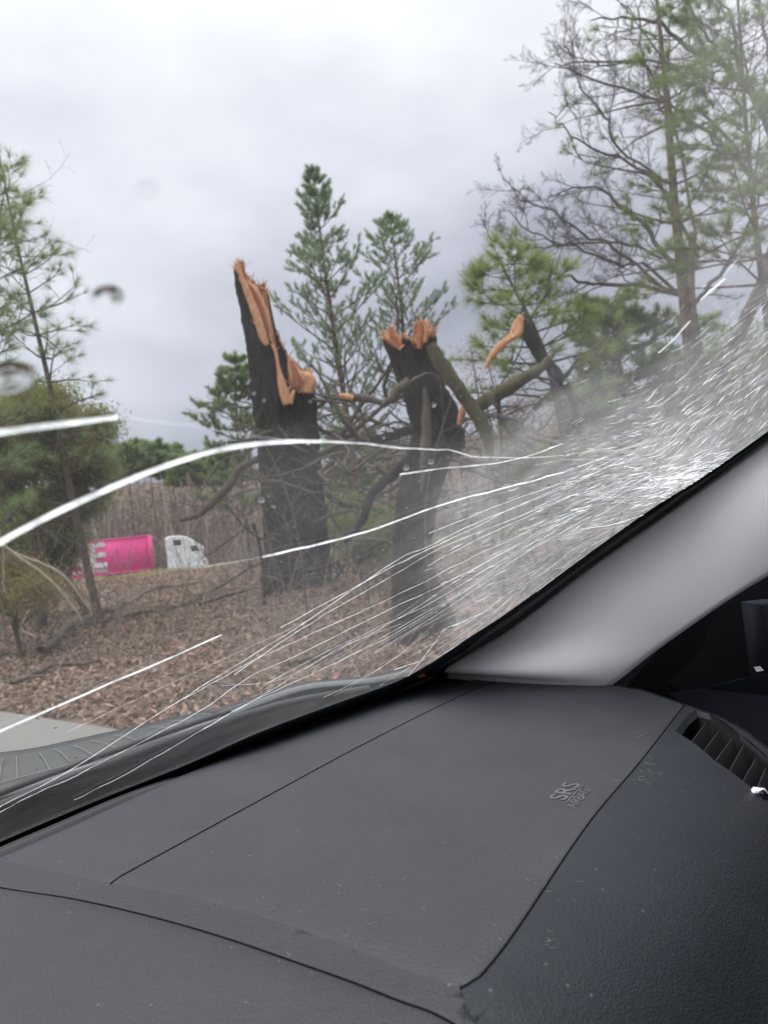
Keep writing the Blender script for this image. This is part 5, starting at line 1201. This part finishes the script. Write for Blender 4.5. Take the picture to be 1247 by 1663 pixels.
# roof, rear and sides that shade the cabin
def carbox(name, f0, f1, l0, l1, z0_, z1_, matn, label=None):
    m = MB(); m.box(fromcar((f0+f1)/2, (l0+l1)/2, (z0_+z1_)/2), (f1-f0)/2, (l1-l0)/2, (z1_-z0_)/2, [CF, CL, (0, 0, 1)]); o = m.build(name, M[matn], CAR, smooth=False)
    if label: tag(o, label)
carbox('roof', -2.0, -.30, -.75, 1.2, .335, .37, 'headliner'); carbox('rear_panel', -2.05, -2.0, -.75, 1.2, -.9, .28, 'navy')
carbox('floor', -2.0, 1.0, -.75, 1.2, -1.16, -1.12, 'black_matte'); carbox('firewall', .93, .96, -.75, 1.15, -1.12, -.36, 'black_matte')
carbox('side_panel', -2.0, .9, -.80, -.77, -1.12, -.33, 'navy'); carbox('side_panel', -2.0, .15, 1.22, 1.25, -1.12, -.33, 'navy')
carbox('rear_pillar', -2.0, -1.5, 1.20, 1.24, -.33, .335, 'headliner'); carbox('center_pillar', -.7, -.55, 1.20, 1.24, -.33, .335, 'headliner')
carbox('seat_back', -.42, -.28, .58, 1.12, -.9, .06, 'navy'); carbox('headrest', -.40, -.30, .72, .98, .07, .26, 'navy')
carbox('seat_back', -.62, -.48, -.55, .05, -.9, .02, 'navy')

# ---- hood and cowl outside the glass
def onz(x, y, z): q_ = ray(x, y); return q_*(z/q_[2])
pale = smooth_line([onz(x, y, -.372) for x, y in [(-60, 1306), (0, 1284), (110, 1253), (230, 1215), (330, 1174), (420, 1136), (500, 1112), (600, 1102), (665, 1088)]], 50)
dark_ = smooth_line([onz(x, y, -.365) for x, y in [(-60, 1238), (0, 1228), (60, 1220), (130, 1205), (230, 1183), (330, 1160), (420, 1146), (500, 1124), (600, 1100), (665, 1083)]], 50)
for i in range(50):
    if (pale[i]-dark_[i])@CF > -.004: dark_[i] = pale[i]+CF*.006
ex = lambda L, k_: np.vstack([L[0]-CL*1.3*1+CF*.03, L])   # carries on to the driver's side
pale = ex(pale, 0); dark_ = ex(dark_, 0)
fwd1 = dark_+CF*.10+np.array([0, 0, -.045]); fwd2 = dark_+CF*.35+np.array([0, 0, -.22]); fwd3 = dark_+CF*.55+np.array([0, 0, -.75])
slab('hood', [pale, (pale+dark_)/2+np.array([0, 0, .003]), dark_, fwd1, fwd2, fwd3], 'hood', closed=False, smooth=True, label='silver hood seen low through the windshield')
hood = bpy.data.objects['hood']
slab('hood_edge_seal', [dark_+np.array([0, 0, .0]), dark_+CF*.008+np.array([0, 0, .006]), dark_+CF*.018+np.array([0, 0, .001]), dark_+CF*.02+np.array([0, 0, -.01])], 'black', parent=hood, closed=False, smooth=True)
slab('hood_rear_edge', [pale+np.array([0, 0, .001]), pale-CF*.007+np.array([0, 0, .001]), pale-CF*.009+np.array([0, 0, -.01])], 'edge_and_reflection', parent=hood, closed=False, smooth=True)
for i in range(2, 38):
    t = i/38; a = pale[int(1+t*42)]+np.array([0, 0, .004]); b = dark_[int(1+t*42)]+np.array([0, 0, .004])
    if np.linalg.norm(b-a) < .03: continue
    if i % 2: continue
    m = MB(); m.tube([a+(b-a)*.12, (a+b)/2+np.array([0, 0, .003]), a+(b-a)*.85], .0009, 5); m.build('edge_and_reflection', M['edge_and_reflection'], hood)  # thin raised lines added to imitate a reflection over the hood
m = MB(); m.tube([a+(b-a)*.14+np.array([0, 0, .004]) for a, b in zip(pale[1:36], dark_[1:36])], .0013, 5); m.build('edge_and_reflection', M['edge_and_reflection'], hood)  # long cross line of the same imitated reflection
cw = [p-CF*.009+np.array([0, 0, -.012]) for p in pale]
slab('cowl', [cw, [p-CF*.12+np.array([0, 0, -.03]) for p in cw], [p-CF*.42+np.array([0, 0, -.035]) for p in cw]], 'black_matte', closed=False, smooth=True)
# wiper lying on the cowl
wl = smooth_line([onz(x, y, -.345) for x, y in [(-60, 1335), (60, 1285), (200, 1232), (350, 1178), (470, 1141), (600, 1118)]], 30)
wp = empty('wiper', tuple(wl[0])); wp.parent = CAR; wp.location = tuple(wl[0]-np.array(WORLD['car']))
m = MB(); m.tube(wl, .008, 7); m.build('wiper_blade', M['black'], wp); m = MB(); m.tube(wl[:20]+CF*.02+np.array([0, 0, .012]), .005, 6); m.build('wiper_arm', M['black'], wp)
# a little dead leaf caught at the foot of the glass
lf_c = D(685, 1100, 1.30); r = np.random.default_rng(3); V = []
a_ = np.linspace(0, 2*math.pi, 11)[:-1]; V = [lf_c+CL*.007*math.cos(t)*(1+.4*(i % 2))+CF*.006*math.sin(t)*(1+.4*(i % 2))+np.array([0, 0, .004*math.sin(2*t)+.004]) for i, t in enumerate(a_)]+[lf_c+np.array([0, 0, .001])]
tag(obj('dead_leaf', V, [(i, (i+1) % 10, 10) for i in range(10)], mat('orange_leaf', (.5, .13, .05), .7)), 'tiny curled orange leaf caught at the corner of windshield and pillar', 'leaf')
